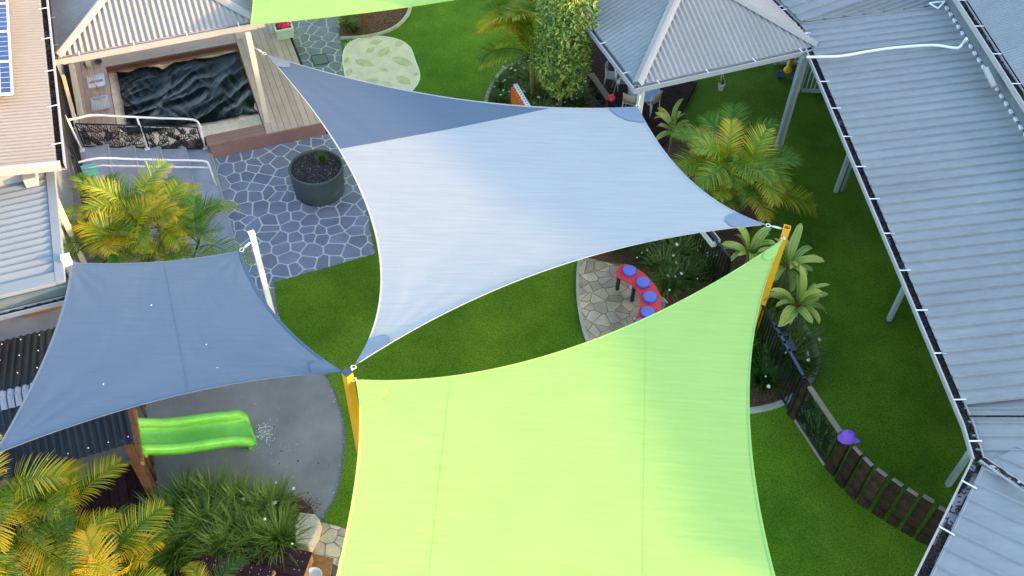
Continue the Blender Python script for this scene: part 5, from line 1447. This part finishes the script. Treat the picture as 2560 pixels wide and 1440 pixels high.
def palm(label, base, stems, m='palm', seed=1, sc=1.0, nf=(6, 8), azr=None, group='golden cane palms'):
    """clumping palm: stems = list of (dx, dy, height)"""
    rnd = random.Random(seed); t = thing('palm_clump', label, 'palm', base, group)
    fm = fronds(m)
    for (dx, dy, h) in stems:
        top = base + V((dx, dy, h)); b0 = base + V((dx * .35, dy * .35, 0))
        MB().tube([b0, lerp(b0, top, .5) + V((dx * .06, dy * .06, 0)), top], [.045, .036, .028], 8).build('stem', M_['palmstem'], t, smooth=True)
        n = rnd.randint(*nf); a0 = rnd.uniform(0, 6.28)
        for k in range(n):
            az = a0 + k * 2.4 + rnd.uniform(-.3, .3)
            if azr: az = rnd.uniform(*azr)
            o = inst('frond', rnd.choice(fm), t, top - Z * rnd.uniform(0, .12), (rnd.uniform(-.25, .25), rnd.uniform(-.28, .45), az), sc * rnd.uniform(.72, 1.08))
    return t
c1 = P(372, 575, 1.3); c1 = V((c1.x, c1.y, .02))
palm('golden cane palm clump between the stairs and the slate blue sail', c1, [(-.75, .05, 1.45), (-.3, .35, 1.35), (.15, .1, 1.3), (.55, .3, 1.05), (.85, .0, .95), (-.2, -.35, 1.2), (.4, -.4, 1.0), (-.8, -.4, 1.2)], 'palm', 5, .92, (7, 9))
c2 = P(1815, 465, .8); c2 = V((c2.x, c2.y, .03))
palm('golden cane palm clump between the silver sail and the verandah lawn', c2, [(-.25, .3, 1.15), (.1, .25, 1.25), (.3, 0, 1.0), (.1, -.35, .9), (-.1, .0, 1.35), (.45, -.3, .8)], 'palm', 9, 1.05, (7, 9))
c3 = P(1345, 92, 1.9); c3 = V((c3.x, c3.y, .03))
palm('palm with drooping fronds leaning out behind the tall shrub', c3, [(-.1, .1, 1.9), (.1, .35, 2.1), (-.15, -.15, 1.5)], 'palm', 14, 1.05, (7, 8), (2.2, 4.2))
c4 = P(95, 1330, 1.1); c4 = V((c4.x, c4.y, .03))
palm('golden palm clump in the bottom left corner below the cubby roof', c4, [(-.5, .35, 1.5), (.05, .35, 1.35), (.45, .2, 1.25), (-.7, -.15, 1.6), (-.1, -.25, 1.45), (.35, -.4, 1.15)], 'palmyellow', 23, 1.0, (5, 6))
c5 = P(300, 1440, .9); c5 = V((c5.x, c5.y, .03))
palm('golden palm clump at the bottom edge beside the grass clumps', c5, [(-.2, .1, 1.0), (.15, .0, .9), (-.5, -.1, 1.2), (.0, -.35, 1.1)], 'palmyellow', 33, .9, (5, 6))
c6 = P(530, 1490, .5); c6 = V((c6.x, c6.y, .03))
palm('low palm poking up at the bottom edge under the timber steps', c6, [(0, 0, .5)], 'palmyellow', 41, .6, (4, 5))

# cordylines: each strap leaf its own part
def strap_mesh(seed, L=.62, W=.058, e0=65, e1=-45):
    rnd = random.Random(seed); mb = MB(); mb.c = []; n = 10; p = V((.02, 0, 0)); rows = []
    g = rnd.random()
    for i in range(n + 1):
        t = i / n; an = math.radians(e0 + (e1 - e0) * t ** 1.5); tan = V((math.cos(an), 0, math.sin(an)))
        w = W * (.18 + .82 * math.sin(math.pi * min(1, max(0, (t - .12) / .95))) ** .7) if t > .12 else W * .2
        if i == n: w = .004
        up = V((-tan.z, 0, tan.x))
        for yy, lift, bl in ((-1, .32, 1), (-.5, .12, .35), (0, 0, .75), (.5, .12, .35), (1, .32, 1)):
            mb.v.append(p + V((0, yy * w, 0)) + up * (lift * w)); mb.c.append((t, g, bl))
        p = p + tan * (L / n)
    for i in range(n):
        for k in range(4): a = i * 5 + k; mb.f.append((a, a + 1, a + 6, a + 5))
    return mb.mesh('leaf', smooth=True)
ST = []
for s, (L, e0, e1) in enumerate([(.66, 72, -35), (.60, 55, -60), (.70, 80, 5), (.55, 35, -70), (.64, 65, -50)]):
    me = strap_mesh(s + 7, L, .062, e0, e1); me.materials.append(M_['cordy']); ST.append(me)
def cordyline(label, crown, h, n, seed, sc=1.0):
    rnd = random.Random(seed); base = V((crown.x, crown.y, .03)); t = thing('cordyline', label, 'cordyline', base, 'cordyline plants by the yellow post')
    MB().tube([base, crown - Z * .1, crown], [.035, .028, .02], 8).build('stem', M_['bark'], t, smooth=True)
    for k in range(n):
        f = k / n
        me = ST[2] if f < .25 else rnd.choice((ST[0], ST[4])) if f < .6 else rnd.choice((ST[1], ST[3], ST[4]))
        inst('leaf', me, t, crown + Z * (.06 * (1 - f) - .02), (rnd.uniform(-.45, .45), rnd.uniform(-.25, .35), k * 2.4 + rnd.uniform(-.45, .45)), sc * rnd.uniform(.7, 1.25))
cordyline('cordyline nearest the drum garden, left of the yellow post', P(1870, 640, 1.0), 1, 18, 1)
cordyline('cordyline right of the yellow post, furthest from the camera', P(1968, 668, 1.1), 1, 20, 2)
cordyline('lowest cordyline with spreading leaves over the edging', P(1992, 768, 1.1), 1, 22, 3)
cordyline('broad-leaved cordyline between the palm and the silver sail', P(1682, 330, .9), .9, 14, 4, .9)

# strap grasses
def tuft_mesh(seed, n=230, L=.62, spread=1.0, w=.011):
    rnd = random.Random(seed); mb = MB(); mb.c = []
    for _ in range(n):
        az = rnd.uniform(0, 6.283); r0 = rnd.uniform(0, .10); e0 = math.radians(rnd.uniform(38, 88)); ll = L * rnd.uniform(.55, 1.15); dr = rnd.uniform(.5, 1.7) * spread
        d = V((math.cos(az), math.sin(az), 0)); p = d * r0; s = V((-d.y, d.x, 0)) * w * rnd.uniform(.6, 1.2); g = rnd.random(); b0 = len(mb.v); bend = V((rnd.gauss(0, .12), rnd.gauss(0, .12), 0))
        for j in range(6):
            t = j / 5; an = e0 - dr * t * t * 1.1; ww = (1, 1, .95, .8, .5, .04)[j]
            mb.v += [p - s * ww, p + s * ww]; mb.c += [(t, g, 0)] * 2
            p = p + (d * math.cos(an) + Z * math.sin(an) + bend * t) * (ll / 5)
        for j in range(5): mb.f.append((b0 + 2 * j, b0 + 2 * j + 1, b0 + 2 * j + 3, b0 + 2 * j + 2))
    return mb.mesh('blades')
TG = [tuft_mesh(s, 320, .62, 1.05, .0095) for s in range(4)]
for me in TG: me.materials.append(M_['grass'])
TD = [tuft_mesh(s + 20, 240, .66, 1.1, .0105) for s in range(4)]
for me in TD: me.materials.append(M_['grassdark'])
fl_m = MB()
for k in range(6):
    a = k * 1.047; d = V((math.cos(a), math.sin(a), .25)); s = V((-math.sin(a), math.cos(a), 0)); fl_m.add([V((0, 0, 0)), d * .018 + s * .009, d * .03, d * .018 - s * .009], [(0, 1, 2, 3)])
FLM = fl_m.mesh('flower'); FLM.materials.append(M_['flower'])
FLB = MB().ball((0, 0, 0), .017, 6, (1, 1, .7)).mesh('flower'); FLB.materials.append(M_['flower'])
def tuft(label, px, py, kind, sc, seed, group, nfl=0, z=.045):
    rnd = random.Random(seed); b = P(px, py, z); t = thing('grass_clump', label, 'grass', b, group)
    o = inst('blades', rnd.choice(TG if kind == 'g' else TD), t, b, (0, 0, rnd.uniform(0, 6.28)), sc)
    for k in range(nfl):
        a = rnd.uniform(0, 6.28); r = rnd.uniform(.05, .42) * sc
        inst('flower', rnd.choice((FLM, FLB)), t, b + V((math.cos(a) * r, math.sin(a) * r, rnd.uniform(.32, .52) * sc)), (rnd.uniform(-.5, .5), rnd.uniform(-.5, .5), a), rnd.uniform(.8, 1.5))
    return t
def tufts(lst, kind, group, label, nfl, seed):
    for i, (x, y, s, d) in enumerate(lst): tuft(label + ', ' + d, x, y, kind, s, seed + i, group, nfl)
tufts([(1262, 238, .95, 'leftmost against the curved edging'), (1290, 200, .9, 'behind the top of the orange panel'), (1320, 178, .9, 'at the foot of the leaning palm'), (1330, 222, 1.05, 'just right of the orange panel top'), (1300, 262, 1.0, 'in front of the orange panel'), (1350, 262, 1.15, 'right of the orange panel by the sail edge'), (1385, 248, .95, 'left of the shrub trunk'), (1375, 205, .9, 'under the middle of the shrub crown'), (1412, 262, .95, 'right of the shrub trunk'), (1447, 268, .85, 'rightmost, beside the dark leaf screen'), (1252, 272, .85, 'lowest left beside the silver sail'), (1350, 300, 1.0, 'mostly under the sail edge'), (1440, 235, .8, 'below the right side of the shrub crown')], 'd', 'clumps in the flower bed', 'white-flowered clump in the shrub bed', 5, 200)
tufts([(1532, 622, 1.0, 'nearest the left end of the bench'), (1590, 598, 1.05, 'behind the first blue drum'), (1640, 625, 1.1, 'behind the second blue drum'), (1700, 605, 1.05, 'at the silver sail edge left of the trough'), (1690, 660, 1.15, 'in the middle of the bed'), (1655, 690, 1.0, 'behind the third blue drum'), (1738, 650, 1.05, 'against the slat fence below the trough'), (1702, 715, 1.05, 'at the lime sail edge'), (1560, 598, .85, 'small, at the far left under the silver sail'), (1620, 660, .85, 'small, touching the bench'), (1765, 695, .95, 'rightmost along the slat fence'), (1745, 610, .85, 'directly below the trough end'), (1668, 725, .8, 'lowest, beside the white stick')], 'd', 'clumps behind the drum bench', 'dark clump behind the red drum bench', 3, 240)
tufts([(1890, 800, 1.0, 'topmost along the lime sail'), (1935, 795, 1.0, 'below the lowest cordyline'), (1915, 860, 1.1, 'left of the latch boxes'), (1968, 850, 1.05, 'right of the latch boxes'), (1900, 920, 1.1, 'against the sail at mid bed'), (1960, 915, 1.15, 'on the lawn side of the fence'), (1905, 965, .95, 'nearest the bare mulch'), (1992, 880, .95, 'against the right curve of the edging'), (1940, 750, .85, 'under the cordyline leaves'), (2000, 930, .9, 'at the lower right of the edging')], 'd', 'clumps under the cordylines', 'thin grass clump in the curved fence bed', 2, 280)
tufts([(425, 1320, 1.15, 'leftmost beside the low deck'), (478, 1275, 1.15, 'upper left against the asphalt'), (545, 1268, 1.2, 'tallest, in the middle of the upper row'), (602, 1285, 1.15, 'upper row, right of the tallest'), (655, 1300, 1.1, 'upper row, nearest the upright clump'), (530, 1335, 1.25, 'largest, in the centre of the bed'), (468, 1370, 1.1, 'lower left above the palm tips'), (600, 1350, 1.2, 'right of the centre'), (560, 1395, 1.1, 'lowest centre over the dark steps'), (650, 1375, 1.1, 'lower right over the dark steps'), (440, 1400, .95, 'small, lowest left'), (615, 1405, .95, 'small, lowest right of centre')], 'g', 'lomandra clumps in front of the asphalt', 'arching green lomandra clump', 0, 320)
tuft('upright lomandra clump with white flowers beside the sandstone block', 690, 1290, 'g', 1.1, 360, None, 5)
tuft('lomandra clump overhanging the dark timber step', 705, 1365, 'g', 1.15, 361, None, 2)
tuft('small dense dark green clump at the left end of the top mulch bed', 870, 72, 'd', .7, 370, 'clumps in the top mulch bed')
tuft('small dark green clump under the lime sail in the top mulch bed', 872, 40, 'd', .75, 371, 'clumps in the top mulch bed')
tuft('yellowing grass clump near the rusty post', 888, 80, 'g', .45, 372, 'clumps in the top mulch bed')
for k, (pt, (par, pos)) in enumerate((('leaves', POTLEAF), ('leaves', HANGLEAF))):
    o = inst('leaves', TD[k], par, pos, (0, 0, k), .28)
tuft('bright green seedling growing in the round planter', 806, 402, 'g', .35, 380, None, 0, .60)
# brown ground cover by the block
gc = P(735, 1262, .05)
gt = thing('ground_cover', 'low reddish brown ground cover between the grass and the asphalt', 'ground cover', gc); rnd = random.Random(8)
mbg = MB(); mbg.c = []
for _ in range(700):
    q = P(730 + rnd.gauss(0, 28), 1262 + rnd.gauss(0, 10), .05 + rnd.uniform(0, .07)); a = rnd.uniform(0, 6.28); d = V((math.cos(a), math.sin(a), rnd.uniform(-.2, .5))) * .03; s = V((-math.sin(a), math.cos(a), 0)) * .012
    mbg.add([q, q + d * .5 + s, q + d, q + d * .5 - s], [(0, 1, 2, 3)])
mbg.c = None
tag(mbg.build('leaves', mat('brown_leaf', (.12, .05, .03), .7, .4, 20), gt), kind='stuff')

# tall shrub: trunk, limbs, leaf rosettes through the crown
def shrub(label, base, h0, h1, rx, ry, n, seed, leaf=.085):
    rnd = random.Random(seed); t = thing('tall_shrub', label, 'shrub', base)
    tr_ = MB().tube([base, base + V((.03, 0, h0)), base + V((0, .05, (h0 + h1) / 2)), base + V((.05, 0, h1 * .95))], [.05, .045, .03, .01], 8); tr_.build('trunk', M_['bark'], t, smooth=True)
    lm = MB()
    for k in range(26):
        z = rnd.uniform(h0, h1 * .92); a = rnd.uniform(0, 6.28); lm.tube([base + Z * z, base + V((math.cos(a) * rx * .5, math.sin(a) * ry * .5, z + .2)), base + V((math.cos(a) * rx * .85, math.sin(a) * ry * .85, z + .25))], [.014, .01, .004], 5)
    tag(lm.build('limbs', M_['bark'], t), kind='stuff')
    mb = MB(); mb.c = []
    for k in range(n):
        z = h0 + (h1 - h0) * rnd.random(); f = (z - h0) / (h1 - h0)
        rr_ = min(1, (f * 5 + .35)) * min(1, (1 - f) * 3 + .2); a = rnd.uniform(0, 6.28)
        lump = 1 + .22 * noise.noise(V((math.cos(a) * 1.6, math.sin(a) * 1.6, z * 1.5))) + .12 * noise.noise(V((math.cos(a) * 4, math.sin(a) * 4, z * 4)))
        r = (1 - .55 * rnd.random() ** 2.2) * rr_ * lump
        c = base + V((math.cos(a) * rx * r, math.sin(a) * ry * r, z)); out = V((math.cos(a), math.sin(a), .35)).normalized()
        newg = rnd.random() < .04; g0 = rnd.random() * .85 if not newg else 1.0
        for q in range(4):                                  # loose spray of leaves
            b = rnd.uniform(0, 6.28); tv = out.orthogonal().normalized(); tv.rotate(Matrix.Rotation(b, 3, out))
            d = (tv * .7 + out * rnd.uniform(.0, 1.0) - Z * rnd.uniform(-.1, .9)).normalized(); s = d.cross(out).normalized(); ll = leaf * rnd.uniform(.7, 1.25) * (.6 if newg else 1); up = s.cross(d)
            c2_ = c + V((rnd.gauss(0, .03), rnd.gauss(0, .03), rnd.gauss(0, .04))); b0 = len(mb.v); mb.v += [c2_, c2_ + d * ll * .5 + s * ll * .19 + up * ll * .07, c2_ + d * ll, c2_ + d * ll * .5 - s * ll * .19 + up * ll * .07, c2_ + d * ll * .5]
            g = min(1, max(0, g0 + rnd.uniform(-.12, .12))); mb.c += [(.5, g, 0)] * 5
            mb.f += [(b0, b0 + 1, b0 + 4), (b0 + 1, b0 + 2, b0 + 4), (b0 + 2, b0 + 3, b0 + 4), (b0 + 3, b0, b0 + 4)]
    tag(mb.build('crown', M_['shrub'], t), kind='stuff')
sbse = P(1396, 292, .03)
shrub('tall column-shaped evergreen shrub with glossy leaves beside the pavilion', sbse, .75, 4.8, .58, .58, 3000, 77, .105)
